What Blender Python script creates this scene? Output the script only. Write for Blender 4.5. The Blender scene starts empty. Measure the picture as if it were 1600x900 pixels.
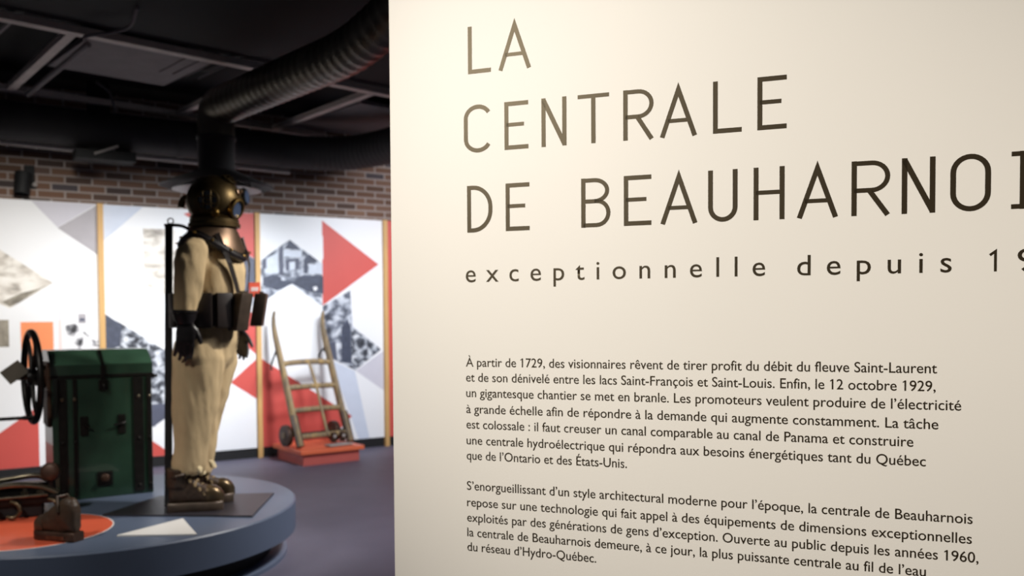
import bpy, bmesh, math, random
from mathutils import Vector, Matrix, Euler, noise, Quaternion
random.seed(7)
PI = math.pi
R = math.radians
C = bpy.context.scene.collection
scene = bpy.context.scene

# ------------------------------------------------------------------ camera, world, lights, exposure
cam_d = bpy.data.cameras.new('camera')
cam = bpy.data.objects.new('camera', cam_d)
C.objects.link(cam)
scene.camera = cam
cam_d.sensor_width = 36.0
cam_d.lens = 31.5
cam_d.shift_y = 0.057
EYE = 1.45
cam.matrix_world = (Matrix.Translation((0, 0, EYE)) @ Matrix.Rotation(R(90 - 1.85), 4, 'X')
                    @ Matrix.Rotation(-0.0065, 4, 'Z'))
cam_d.clip_start = 0.05
cam_d.dof.use_dof = True
cam_d.dof.focus_distance = 1.95
cam_d.dof.aperture_fstop = 3.4

vs = scene.view_settings
scene.display_settings.display_device = 'sRGB'
vs.view_transform = 'Standard'
vs.look = 'None'
vs.exposure = 0.0
vs.gamma = 1.0
vs.use_curve_mapping = False

w = bpy.data.worlds.new('world')
scene.world = w
w.use_nodes = True
w.node_tree.nodes['Background'].inputs[0].default_value = (0.75, 0.8, 1.0, 1)
w.node_tree.nodes['Background'].inputs[1].default_value = 0.05


def spot(name, loc, target, energy, angle, blend, color, size=0.08):
    d = bpy.data.lights.new(name, 'SPOT')
    d.energy = energy
    d.spot_size = R(angle)
    d.spot_blend = blend
    d.color = color
    d.shadow_soft_size = size
    o = bpy.data.objects.new(name, d)
    C.objects.link(o)
    o.location = loc
    o.rotation_euler = (Vector(target) - Vector(loc)).to_track_quat('-Z', 'Y').to_euler()
    return o


def area(name, loc, target, energy, sx, sy, color):
    d = bpy.data.lights.new(name, 'AREA')
    d.shape = 'RECTANGLE'
    d.size, d.size_y = sx, sy
    d.energy = energy
    d.color = color
    o = bpy.data.objects.new(name, d)
    C.objects.link(o)
    o.location = loc
    o.rotation_euler = (Vector(target) - Vector(loc)).to_track_quat('-Z', 'Y').to_euler()
    return o


COOL = (0.93, 0.96, 1.0)
spot('intro_wall_spot', (-2.1, 0.15, 2.95), (0.44, 2.11, 1.60), 515, 57, 1.0, (1.0, 0.95, 0.88), 0.22)
spot('intro_wall_spot_far', (2.3, -0.6, 2.3), (1.05, 1.95, 0.8), 120, 66, 1.0, (1.0, 0.93, 0.84), 0.3)
# track spots washing the exhibition panels (ceiling track, in front of them)
spot('panel_spot', (-2.3, 4.55, 3.3), (-4.3, 8.27, 1.35), 860, 46, 1.0, (1.0, 0.96, 0.89), 0.25)
spot('panel_spot', (-0.9, 6.9, 3.25), (-3.35, 8.9, 1.25), 560, 56, 1.0, COOL, 0.25)
spot('panel_spot', (-0.15, 6.6, 3.3), (-2.1, 9.75, 1.3), 640, 54, 1.0, (0.9, 0.95, 1.0), 0.4)
spot('panel_spot', (0.6, 7.6, 3.3), (-0.9, 10.5, 2.1), 560, 74, 1.0, (0.97, 0.95, 1.0), 0.4)
# key spot on the diving suit, then added pump, plinth and floor fills
spot('platform_key_fill', (0.75, 5.55, 3.3), (-1.75, 5.3, 1.0), 430, 46, 0.9, (1.0, 0.94, 0.85), 0.1)
spot('platform_key_fill', (-3.2, 2.5, 3.3), (-2.55, 5.2, 0.45), 270, 42, 1.0, (1.0, 0.95, 0.88), 0.15)  # fill lamp added front-left to lift the pump and platform front
spot('plinth_floor_fill', (0.75, 5.2, 3.1), (-1.25, 7.0, 0.0), 330, 88, 1.0, (0.98, 0.96, 1.0), 0.4)  # fill lamp added to brighten the plinth and even out the floor

# ------------------------------------------------------------------ materials
def lin(c):
    return tuple(((v / 255.0) / 12.92 if v / 255.0 <= 0.04045 else ((v / 255.0 + 0.055) / 1.055) ** 2.4) for v in c)


def mat(name, rgb, rough=0.5, metal=0.0, var=0.12, scale=8.0, bump=0.0, bscale=60.0, coat=0.0, stretch=(1, 1, 1), spec=0.5, detail=4.0):
    """procedural principled material: sRGB colour broken up by object-space noise"""
    m = bpy.data.materials.new(name)
    m.use_nodes = True
    nt = m.node_tree
    b = nt.nodes['Principled BSDF']
    c = lin(rgb)
    tc = nt.nodes.new('ShaderNodeTexCoord')
    mp = nt.nodes.new('ShaderNodeMapping')
    mp.inputs['Scale'].default_value = stretch
    nt.links.new(tc.outputs['Object'], mp.inputs[0])
    nz = nt.nodes.new('ShaderNodeTexNoise')
    nz.inputs['Scale'].default_value = scale
    nz.inputs['Detail'].default_value = detail
    nt.links.new(mp.outputs[0], nz.inputs['Vector'])
    mr = nt.nodes.new('ShaderNodeMapRange')
    mr.inputs[1].default_value = 0.3
    mr.inputs[2].default_value = 0.7
    mr.inputs[3].default_value = 1 - var
    mr.inputs[4].default_value = 1 + var
    nt.links.new(nz.outputs[0], mr.inputs[0])
    mx = nt.nodes.new('ShaderNodeVectorMath')
    mx.operation = 'SCALE'
    mx.inputs[0].default_value = c
    nt.links.new(mr.outputs[0], mx.inputs['Scale'])
    nt.links.new(mx.outputs[0], b.inputs['Base Color'])
    b.inputs['Roughness'].default_value = rough
    b.inputs['Metallic'].default_value = metal
    b.inputs['Coat Weight'].default_value = coat
    b.inputs['Specular IOR Level'].default_value = spec
    if bump > 0:
        n2 = nt.nodes.new('ShaderNodeTexNoise')
        n2.inputs['Scale'].default_value = bscale
        n2.inputs['Detail'].default_value = 3
        nt.links.new(mp.outputs[0], n2.inputs['Vector'])
        bp = nt.nodes.new('ShaderNodeBump')
        bp.inputs['Strength'].default_value = bump
        bp.inputs['Distance'].default_value = 0.01
        nt.links.new(n2.outputs[0], bp.inputs['Height'])
        nt.links.new(bp.outputs[0], b.inputs['Normal'])
    return m


def ramp_mat(name, stops, scale, rough=0.5, detail=6.0, stretch=(1, 1, 1), distort=0.4):
    """procedural noise through a colour ramp: grainy photograph prints, mottled wear"""
    m = bpy.data.materials.new(name)
    m.use_nodes = True
    nt = m.node_tree
    b = nt.nodes['Principled BSDF']
    tc = nt.nodes.new('ShaderNodeTexCoord')
    mp = nt.nodes.new('ShaderNodeMapping')
    mp.inputs['Scale'].default_value = stretch
    nt.links.new(tc.outputs['Object'], mp.inputs[0])
    nz = nt.nodes.new('ShaderNodeTexNoise')
    nz.inputs['Scale'].default_value = scale
    nz.inputs['Detail'].default_value = detail
    nz.inputs['Distortion'].default_value = distort
    nt.links.new(mp.outputs[0], nz.inputs['Vector'])
    cr = nt.nodes.new('ShaderNodeValToRGB')
    el = cr.color_ramp.elements
    while len(el) < len(stops):
        el.new(0.5)
    for e, (p, c) in zip(el, stops):
        e.position = p
        e.color = (*lin(c), 1)
    nt.links.new(nz.outputs[0], cr.inputs[0])
    nt.links.new(cr.outputs[0], b.inputs['Base Color'])
    b.inputs['Roughness'].default_value = rough
    return m


def brick_mat():
    m = bpy.data.materials.new('brick_masonry')
    m.use_nodes = True
    nt = m.node_tree
    b = nt.nodes['Principled BSDF']
    tc = nt.nodes.new('ShaderNodeTexCoord')
    sp = nt.nodes.new('ShaderNodeSeparateXYZ')
    cb = nt.nodes.new('ShaderNodeCombineXYZ')
    nt.links.new(tc.outputs['Object'], sp.inputs[0])
    nt.links.new(sp.outputs[0], cb.inputs[0])
    nt.links.new(sp.outputs[2], cb.inputs[1])
    br = nt.nodes.new('ShaderNodeTexBrick')
    br.inputs['Scale'].default_value = 1.0
    br.inputs['Brick Width'].default_value = 0.235
    br.inputs['Row Height'].default_value = 0.072
    br.inputs['Mortar Size'].default_value = 0.0095
    br.inputs['Mortar Smooth'].default_value = 0.2
    br.inputs['Color1'].default_value = (0, 0, 0, 1)
    br.inputs['Color2'].default_value = (1, 1, 1, 1)
    br.inputs['Mortar'].default_value = (0, 0, 0, 1)
    nt.links.new(cb.outputs[0], br.inputs['Vector'])
    cr = nt.nodes.new('ShaderNodeValToRGB')
    el = cr.color_ramp.elements
    stops = [(0.0, (58, 54, 58)), (0.2, (98, 74, 60)), (0.45, (124, 92, 74)), (0.7, (108, 84, 72)), (0.88, (136, 104, 84)), (1.0, (74, 70, 76))]
    while len(el) < len(stops):
        el.new(0.5)
    for e, (p, c) in zip(el, stops):
        e.position = p
        e.color = (*lin(c), 1)
    nt.links.new(br.outputs['Color'], cr.inputs[0])
    mx = nt.nodes.new('ShaderNodeMixRGB')
    nt.links.new(br.outputs['Fac'], mx.inputs[0])
    nt.links.new(cr.outputs[0], mx.inputs[1])
    mx.inputs[2].default_value = (*lin((168, 156, 150)), 1)
    nt.links.new(mx.outputs[0], b.inputs['Base Color'])
    bp = nt.nodes.new('ShaderNodeBump')
    bp.inputs['Distance'].default_value = 0.006
    bp.invert = True
    nt.links.new(br.outputs['Fac'], bp.inputs['Height'])
    nt.links.new(bp.outputs[0], b.inputs['Normal'])
    b.inputs['Roughness'].default_value = 0.85
    return m


M = {}
M['floor'] = mat('floor_vinyl', (104, 102, 120), 0.58, var=0.06, scale=3.0, bump=0.02, bscale=200)
M['cream'] = mat('cream_wall_paint', (238, 232, 221), 0.55, var=0.008, scale=2.0, bump=0.015, bscale=160)
M['letter'] = mat('dark_vinyl_lettering', (38, 29, 16), 0.46, var=0.03, spec=0.5)
M['letter'].node_tree.nodes['Principled BSDF'].inputs['Specular Tint'].default_value = (1.0, 0.84, 0.58, 1)
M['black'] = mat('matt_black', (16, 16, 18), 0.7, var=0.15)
M['ceil'] = mat('dark_ceiling', (22, 21, 23), 0.9, var=0.2, scale=1.5)
M['beam'] = mat('grey_ceiling_beam', (196, 186, 180), 0.7, var=0.1)
M['tile'] = mat('grey_ceiling_tile', (120, 116, 118), 0.9, var=0.06)
M['duct'] = mat('dark_duct_metal', (48, 46, 47), 0.75, metal=0.0, var=0.12, scale=5)
M['galv'] = mat('dull_galvanised_duct', (96, 90, 80), 0.42, metal=0.75, var=0.18, scale=6)
M['palemetal'] = mat('pale_metal', (176, 170, 165), 0.5, var=0.08)
M['white'] = mat('white_panel_print', (240, 241, 244), 0.55, var=0.01, scale=2)
M['red'] = mat('red_panel_print', (206, 84, 76), 0.5, var=0.03, scale=3)
M['orange'] = mat('orange_panel_print', (246, 146, 92), 0.5, var=0.03)
M['lav'] = mat('pale_grey_print', (206, 204, 214), 0.55, var=0.02)
M['midgrey'] = mat('mid_grey_print', (172, 168, 174), 0.55, var=0.05)
M['paleblue'] = mat('pale_blue_print', (208, 216, 232), 0.55, var=0.03)
M['pink'] = mat('pale_pink_print', (246, 222, 220), 0.55, var=0.02)
M['slate'] = mat('slate_print', (84, 88, 106), 0.5, var=0.15, scale=6)
M['darkslate'] = mat('dark_slate_print', (66, 72, 90), 0.5, var=0.25, scale=18)
M['paleprint'] = mat('pale_photo_tone', (205, 212, 224), 0.5, var=0.08, scale=15)
M['photo_dark'] = ramp_mat('photograph_dark', [(0.34, (34, 36, 44)), (0.47, (88, 92, 102)), (0.54, (176, 182, 192)), (0.68, (226, 229, 234))], 14)
M['photo_mid'] = ramp_mat('photograph_mid', [(0.33, (48, 52, 64)), (0.46, (112, 118, 132)), (0.56, (190, 196, 208)), (0.7, (228, 232, 238))], 11)
M['photo_pale'] = ramp_mat('photograph_pale', [(0.3, (120, 112, 104)), (0.44, (196, 188, 178)), (0.55, (232, 227, 219)), (0.75, (244, 241, 236))], 5, stretch=(1, 1, 2))
M['photo_speck'] = ramp_mat('photograph_speckled', [(0.36, (40, 40, 44)), (0.43, (150, 150, 156)), (0.49, (236, 236, 240)), (0.7, (243, 243, 246))], 12)
M['photo_brown'] = ramp_mat('photograph_brown', [(0.3, (104, 96, 84)), (0.7, (168, 160, 144))], 10)
M['wood'] = mat('pale_wood_post', (206, 164, 104), 0.55, var=0.1, scale=6, stretch=(6, 6, 0.6))
M['rim'] = mat('blue_grey_platform', (90, 102, 124), 0.42, var=0.05, scale=3)
M['orangefloor'] = mat('orange_disc_paint', (222, 98, 68), 0.4, var=0.05, scale=4)
M['whitecard'] = mat('white_card', (236, 234, 230), 0.5, var=0.01)
M['blackgloss'] = mat('black_gloss_plate', (44, 42, 48), 0.45, var=0.1)
M['canvas'] = mat('beige_canvas', (196, 172, 132), 0.88, var=0.2, scale=4, bump=0.25, bscale=45, stretch=(1, 1, 0.5))
M['lace'] = mat('worn_rope_lace', (132, 112, 80), 0.85, var=0.25, scale=30)
M['canvas_pale'] = mat('pale_canvas_strap', (214, 196, 156), 0.85, var=0.15)
M['rubber'] = mat('black_rubber', (30, 26, 28), 0.4, var=0.2)
M['leather'] = mat('dark_brown_leather', (62, 46, 32), 0.5, var=0.3, scale=14, bump=0.2, bscale=50)
M['belt'] = mat('dark_belt_leather', (36, 28, 26), 0.45, var=0.25, scale=10)
M['lead'] = mat('dark_lead', (82, 70, 60), 0.42, metal=0.4, var=0.25, scale=12)
M['copper'] = mat('aged_copper', (98, 82, 54), 0.42, metal=0.85, var=0.35, scale=7)
M['brass'] = mat('worn_brass', (196, 162, 96), 0.28, metal=1.0, var=0.25, scale=14)
M['tin'] = mat('tinned_copper', (112, 92, 76), 0.42, metal=0.9, var=0.2, scale=10)
M['toecap'] = mat('worn_toecap', (104, 88, 66), 0.34, metal=0.8, var=0.2, scale=10)
M['glass'] = mat('dark_window_glass', (20, 26, 34), 0.06, var=0.05, spec=0.8)
M['blueglass'] = mat('bluish_window_glass', (74, 88, 116), 0.08, var=0.05, spec=0.8)
M['tag'] = mat('red_paper_tag', (238, 96, 70), 0.6, var=0.05)
M['green'] = mat('dark_green_paint', (32, 55, 42), 0.3, var=0.35, scale=4.5, coat=0.35, bump=0.03, bscale=30)
M['greenlid'] = mat('lighter_green_lid_top', (56, 88, 68), 0.35, var=0.25, scale=5, coat=0.3)
M['iron'] = mat('black_iron', (26, 24, 22), 0.42, metal=0.5, var=0.4, scale=15)
M['steel'] = mat('oily_steel', (112, 104, 88), 0.3, metal=0.9, var=0.35, scale=18)
M['rust'] = mat('rusty_brown_iron', (70, 48, 36), 0.5, metal=0.4, var=0.35, scale=20)
M['greyplate'] = mat('grey_metal_plate', (116, 112, 100), 0.4, metal=0.4, var=0.1)
M['oldwood'] = ramp_mat('grey_worn_wood', [(0.3, (104, 92, 76)), (0.5, (142, 122, 92)), (0.72, (176, 146, 94))], 5, rough=0.6, stretch=(4, 4, 0.7))
M['plinth'] = mat('orange_red_plinth', (246, 122, 82), 0.42, var=0.04, scale=4)
M['plinthside'] = mat('red_plinth_side', (208, 104, 94), 0.45, var=0.04, scale=4)
M['brick'] = brick_mat()

# ------------------------------------------------------------------ mesh helpers
def newbm():
    return bmesh.new()


def obj(name, bm, m, parent=None, smooth=False, loc=None, bevel=0.0):
    me = bpy.data.meshes.new(name)
    if bevel > 0:
        bmesh.ops.bevel(bm, geom=[e for e in bm.edges], offset=bevel, segments=2, affect='EDGES', profile=0.6)
    bmesh.ops.recalc_face_normals(bm, faces=bm.faces[:])
    bm.to_mesh(me)
    bm.free()
    for mm in (m if isinstance(m, (list, tuple)) else [m]):
        me.materials.append(mm)
    if smooth:
        for p in me.polygons:
            p.use_smooth = True
        try:
            me.set_sharp_from_angle(angle=R(42))
        except Exception:
            pass
    o = bpy.data.objects.new(name, me)
    C.objects.link(o)
    if parent is not None:
        o.parent = parent
    if loc is not None:
        o.location = loc
    return o


def thing(name, label, cat, loc=(0, 0, 0), rotz=0.0, group=None):
    o = bpy.data.objects.new(name, None)
    o.empty_display_size = 0.1
    C.objects.link(o)
    o.location = loc
    o.rotation_euler = (0, 0, rotz)
    o['label'] = label
    o['category'] = cat
    if group:
        o['group'] = group
    return o


def tag(o, label, cat, group=None):
    o['label'] = label
    o['category'] = cat
    if group:
        o['group'] = group
    return o


def struct(name, bm, m, parent=None, loc=(0, 0, 0), rotz=0.0, bevel=0.0):
    o = obj(name, bm, m, parent, bevel=bevel)
    o.location = loc
    o.rotation_euler = (0, 0, rotz)
    o['kind'] = 'structure'
    return o


def box(bm, x0, x1, y0, y1, z0, z1, mi=0, bevel=0.0):
    vsx = [bm.verts.new(p) for p in ((x0, y0, z0), (x1, y0, z0), (x1, y1, z0), (x0, y1, z0), (x0, y0, z1), (x1, y0, z1), (x1, y1, z1), (x0, y1, z1))]
    fs = []
    for q in ((0, 3, 2, 1), (4, 5, 6, 7), (0, 1, 5, 4), (1, 2, 6, 5), (2, 3, 7, 6), (3, 0, 4, 7)):
        f = bm.faces.new([vsx[i] for i in q])
        f.material_index = mi
        fs.append(f)
    if bevel > 0:
        es = list({e for f in fs for e in f.edges})
        r = bmesh.ops.bevel(bm, geom=es, offset=bevel, segments=2, affect='EDGES', profile=0.6)
        for f in r['faces']:
            f.material_index = mi
    return bm


def obox(bm, c, ax, ay, az, hx, hy, hz, mi=0, bevel=0.0):
    """oriented box: centre, three axes, half sizes"""
    c, ax, ay, az = Vector(c), Vector(ax).normalized(), Vector(ay).normalized(), Vector(az).normalized()
    vsx = [bm.verts.new(c + ax * hx * i + ay * hy * j + az * hz * k) for k in (-1, 1) for (i, j) in ((-1, -1), (1, -1), (1, 1), (-1, 1))]
    fs = []
    for q in ((0, 3, 2, 1), (4, 5, 6, 7), (0, 1, 5, 4), (1, 2, 6, 5), (2, 3, 7, 6), (3, 0, 4, 7)):
        f = bm.faces.new([vsx[i] for i in q])
        f.material_index = mi
        fs.append(f)
    if bevel > 0:
        es = list({e for f in fs for e in f.edges})
        r = bmesh.ops.bevel(bm, geom=es, offset=bevel, segments=2, affect='EDGES', profile=0.6)
        for f in r['faces']:
            f.material_index = mi
    return bm


def loft(bm, rings, cap=True, mi=0, closed=False):
    """rings: lists of the same number of points"""
    vr = [[bm.verts.new(p) for p in r] for r in rings]
    n = len(vr[0])
    pairs = list(zip(vr[:-1], vr[1:]))
    if closed:
        pairs.append((vr[-1], vr[0]))
    for a, b in pairs:
        for i in range(n):
            f = bm.faces.new((a[i], a[(i + 1) % n], b[(i + 1) % n], b[i]))
            f.material_index = mi
    if cap and not closed:
        f = bm.faces.new(list(reversed(vr[0])))
        f.material_index = mi
        f = bm.faces.new(vr[-1])
        f.material_index = mi
    return bm


def ell(c, ax, ay, n=24):
    c, ax, ay = Vector(c), Vector(ax), Vector(ay)
    return [c + ax * math.cos(2 * PI * i / n) + ay * math.sin(2 * PI * i / n) for i in range(n)]


def tube(bm, pts, rad, n=12, mi=0, cap=True, closed=False):
    pts = [Vector(p) for p in pts]
    if not isinstance(rad, (list, tuple)):
        rad = [rad] * len(pts)
    rings = []
    N = len(pts)
    up = None
    for i, p in enumerate(pts):
        if closed:
            t = (pts[(i + 1) % N] - pts[i - 1]).normalized()
        else:
            t = (pts[min(i + 1, N - 1)] - pts[max(i - 1, 0)]).normalized()
        if up is None:
            up = Vector((0, 0, 1)) if abs(t.z) < 0.9 else Vector((1, 0, 0))
        a = t.cross(up).normalized()
        up = a.cross(t).normalized()
        rings.append(ell(p, a * rad[i], up * rad[i], n))
    return loft(bm, rings, cap=cap, mi=mi, closed=closed)


def spline(pts, k=8):
    """Catmull-Rom through points"""
    P = [Vector(p) for p in pts]
    P = [P[0] * 2 - P[1]] + P + [P[-1] * 2 - P[-2]]
    out = []
    for i in range(1, len(P) - 2):
        for j in range(k):
            t = j / k
            a, b, c, d = P[i - 1], P[i], P[i + 1], P[i + 2]
            out.append(0.5 * (2 * b + (c - a) * t + (2 * a - 5 * b + 4 * c - d) * t * t + (3 * b - a - 3 * c + d) * t ** 3))
    out.append(P[-2])
    return out


def lathe(bm, prof, c, axis, n=32, mi=0, cap=True):
    """prof: (radius, height along axis)"""
    c, ax = Vector(c), Vector(axis).normalized()
    t = Vector((0, 0, 1)) if abs(ax.z) < 0.9 else Vector((1, 0, 0))
    a = ax.cross(t).normalized()
    b = ax.cross(a).normalized()
    return loft(bm, [ell(c + ax * h, a * max(r, 0.0004), b * max(r, 0.0004), n) for r, h in prof], cap=cap, mi=mi)


def torus(bm, c, axis, r1, r2, n=40, m=12, mi=0):
    c, ax = Vector(c), Vector(axis).normalized()
    t = Vector((0, 0, 1)) if abs(ax.z) < 0.9 else Vector((1, 0, 0))
    a = ax.cross(t).normalized()
    b = ax.cross(a).normalized()
    rings = []
    for i in range(n):
        d = a * math.cos(2 * PI * i / n) + b * math.sin(2 * PI * i / n)
        rings.append(ell(c + d * r1, d * r2, ax * r2, m))
    return loft(bm, rings, cap=False, mi=mi, closed=True)


def prism(bm, poly, y0, y1, mi=0):
    """polygon in x-z extruded along y"""
    a = [bm.verts.new((x, y0, z)) for x, z in poly]
    b = [bm.verts.new((x, y1, z)) for x, z in poly]
    n = len(poly)
    for q in (a, list(reversed(b))):
        f = bm.faces.new(q)
        f.material_index = mi
    for i in range(n):
        f = bm.faces.new((a[i], b[i], b[(i + 1) % n], a[(i + 1) % n]))
        f.material_index = mi
    return bm


def remeshed(name, bm, m, parent, voxel=0.012, smooth_it=6, fold=0.0, fscale=(9, 9, 4)):
    """fuse overlapping closed lofts into one continuous skin"""
    me = bpy.data.meshes.new(name + '_raw')
    bmesh.ops.recalc_face_normals(bm, faces=bm.faces[:])
    bm.to_mesh(me)
    bm.free()
    o = bpy.data.objects.new(name + '_raw', me)
    C.objects.link(o)
    md = o.modifiers.new('r', 'REMESH')
    md.mode = 'VOXEL'
    md.voxel_size = voxel
    if smooth_it:
        ms = o.modifiers.new('s', 'SMOOTH')
        ms.iterations = smooth_it
        ms.factor = 0.5
    dg = bpy.context.evaluated_depsgraph_get()
    dg.update()
    me2 = bpy.data.meshes.new_from_object(o.evaluated_get(dg))
    bpy.data.objects.remove(o)
    bpy.data.meshes.remove(me)
    if fold > 0:
        ns = [v.normal.copy() for v in me2.vertices]
        for v, nn in zip(me2.vertices, ns):
            p = v.co
            q = Vector((p.x * fscale[0] + p.z * 2.5, p.y * fscale[1], p.z * fscale[2] - p.x * 3))
            h = noise.noise(q) + 0.5 * noise.noise(q * 2.1)
            v.co = p + nn * (h * fold)
    me2.name = name
    me2.materials.clear()
    me2.materials.append(m)
    for p in me2.polygons:
        p.use_smooth = True
        p.material_index = 0
    o2 = bpy.data.objects.new(name, me2)
    C.objects.link(o2)
    if parent is not None:
        o2.parent = parent
    return o2


# ------------------------------------------------------------------ frames
# exhibition panels: origin, direction along the wall, normal towards the room
PO = Vector((-2.655, 9.342, 0))
PU = Vector((0.8387, 0.5446, 0))
PN = Vector((0.5446, -0.8387, 0))
PROT = math.atan2(PU.y, PU.x)


def pan(s, z, off=0.0):
    return PO + PU * s + PN * off + Vector((0, 0, z))


# cream introduction wall
WO = Vector((-0.322, 2.40, 0))
WU = Vector((0.9345, -0.3559, 0))
WROT = math.atan2(WU.y, WU.x)

# ------------------------------------------------------------------ room shell
bm = newbm(); box(bm, -9, 7, -4, 16, -0.1, 0); struct('floor', bm, M['floor'])
bm = newbm(); box(bm, -9, 7, -4, 16, 3.62, 3.72); struct('ceiling', bm, M['ceil'])
bm = newbm(); box(bm, -5.2, 6.5, 0.13, 0.33, 0, 3.62); struct('wall_back', bm, M['brick'], loc=PO, rotz=PROT)

# grey ceiling grid (beams at 3.8 m), and the dark soffit on the near side of it
GA = Vector((-3.293, 5.858, 3.42)); GD = Vector((0.731, 0.682, 0)); GC = Vector((-0.682, 0.731, 0)); GX = Vector((-0.645, 0.764, 0))


def beam_bar(name, a, b, wdt, hgt, m):
    a, b = Vector(a), Vector(b)
    d = (b - a)
    bmx = newbm()
    obox(bmx, (a + b) / 2, d, Vector((0, 0, 1)).cross(d), (0, 0, 1), d.length / 2, wdt / 2, hgt / 2)
    o = obj(name, bmx, m)
    o['kind'] = 'structure'
    return o


beam_bar('trim_1', GA - GD * 2.5, GA + GD * 4.6, 0.085, 0.05, M['beam'])
for i, t in enumerate((0.44, 1.89, 2.89)):
    beam_bar('trim_%d' % (i + 2), GA + GD * t + GX * 0.05, GA + GD * t + GX * 1.95, 0.065, 0.05, M['beam'])
beam_bar('trim_5', GA - GD * 2.5 + GC * 1.97, GA + GD * 3.6 + GC * 1.97, 0.075, 0.05, M['beam'])
bm = newbm()
obox(bm, GA + GD * 1.0 - GC * 2.6 + Vector((0, 0, 0.10)), GD, GC, (0, 0, 1), 5.0, 2.55, 0.06)
o = struct('trim_6', bm, M['ceil'])

tl = [(0.66, 1.60, 0.35, 1.35, 'grey flat ceiling tile between the beams above the diving suit', ),
      (3.25, 4.3, 0.75, 2.3, 'grey ceiling tile right of the ribbed sloping duct, above the bend of the dark duct')]
for (a0, a1, c0, c1, lab) in tl:
    bm = newbm()
    obox(bm, GA + GD * (a0 + a1) / 2 + GC * (c0 + c1) / 2 + Vector((0, 0, 0.10)), GD, GC, (0, 0, 1), (a1 - a0) / 2, (c1 - c0) / 2, 0.02)
    tag(obj('ceiling_tile', bm, M['tile']), lab, 'ceiling tile')


def grille(a0, c0, n, length, lab):
    t = thing('ceiling_grille', lab, 'vent', GA + GD * a0 + GC * c0 + Vector((0, 0, 0.05)), math.atan2(GD.y, GD.x))
    b = newbm(); box(b, 0, n * 0.11, 0, length, 0.09, 0.11); obj('backing', b, M['black'], t)
    for k in range(n):
        b = newbm(); obox(b, (0.05 + k * 0.11, length / 2, 0.04), (1, 0, 0.7), (0, 1, 0), (-0.7, 0, 1), 0.03, length / 2, 0.004); obj('slat', b, M['tile'], t)
    return t


grille(-0.55, 0.2, 7, 0.8, 'dark slatted ceiling grille at the far left between grey beams')
grille(1.36, 0.15, 4, 0.75, 'dark slatted ceiling grille between the tile and the second cross beam')

# ------------------------------------------------------------------ cream introduction wall with its lettering
WALL_H = 3.45
iw = thing('introduction_wall', 'tall cream partition wall with the printed French introduction text, filling the right side', 'wall panel', WO, WROT)
bm = newbm(); box(bm, 0, 3.2, 0, 0.14, 0, WALL_H, bevel=0.006); obj('board', bm, M['cream'], iw)

ST = 0.0108          # stroke width of the capitals
CAP = 0.120


def stroke(polys, pts, width=ST, closed=False):
    """constant-width mitred stroke as quads in 2D"""
    P = [Vector((x, y)) for x, y in pts]
    n = len(P)
    L, Rr = [], []
    for i in range(n):
        if closed:
            d0 = (P[i] - P[i - 1]).normalized(); d1 = (P[(i + 1) % n] - P[i]).normalized()
        else:
            d0 = (P[i] - P[i - 1]).normalized() if i > 0 else (P[1] - P[0]).normalized()
            d1 = (P[i + 1] - P[i]).normalized() if i < n - 1 else (P[-1] - P[-2]).normalized()
        n0 = Vector((-d0.y, d0.x)); n1 = Vector((-d1.y, d1.x))
        mm = (n0 + n1)
        mm = mm / max(mm.length_squared / 2, 0.12) if mm.length > 1e-6 else n0
        L.append(P[i] + mm * width / 2); Rr.append(P[i] - mm * width / 2)
    rng = range(n) if closed else range(n - 1)
    for i in rng:
        j = (i + 1) % n
        polys.append([Rr[i], Rr[j], L[j], L[i]])


def arc(cx, cy, rx, ry, a0, a1, n=14):
    return [(cx + rx * math.cos(R(a0 + (a1 - a0) * i / n)), cy + ry * math.sin(R(a0 + (a1 - a0) * i / n))) for i in range(n + 1)]


h = ST / 2


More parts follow.
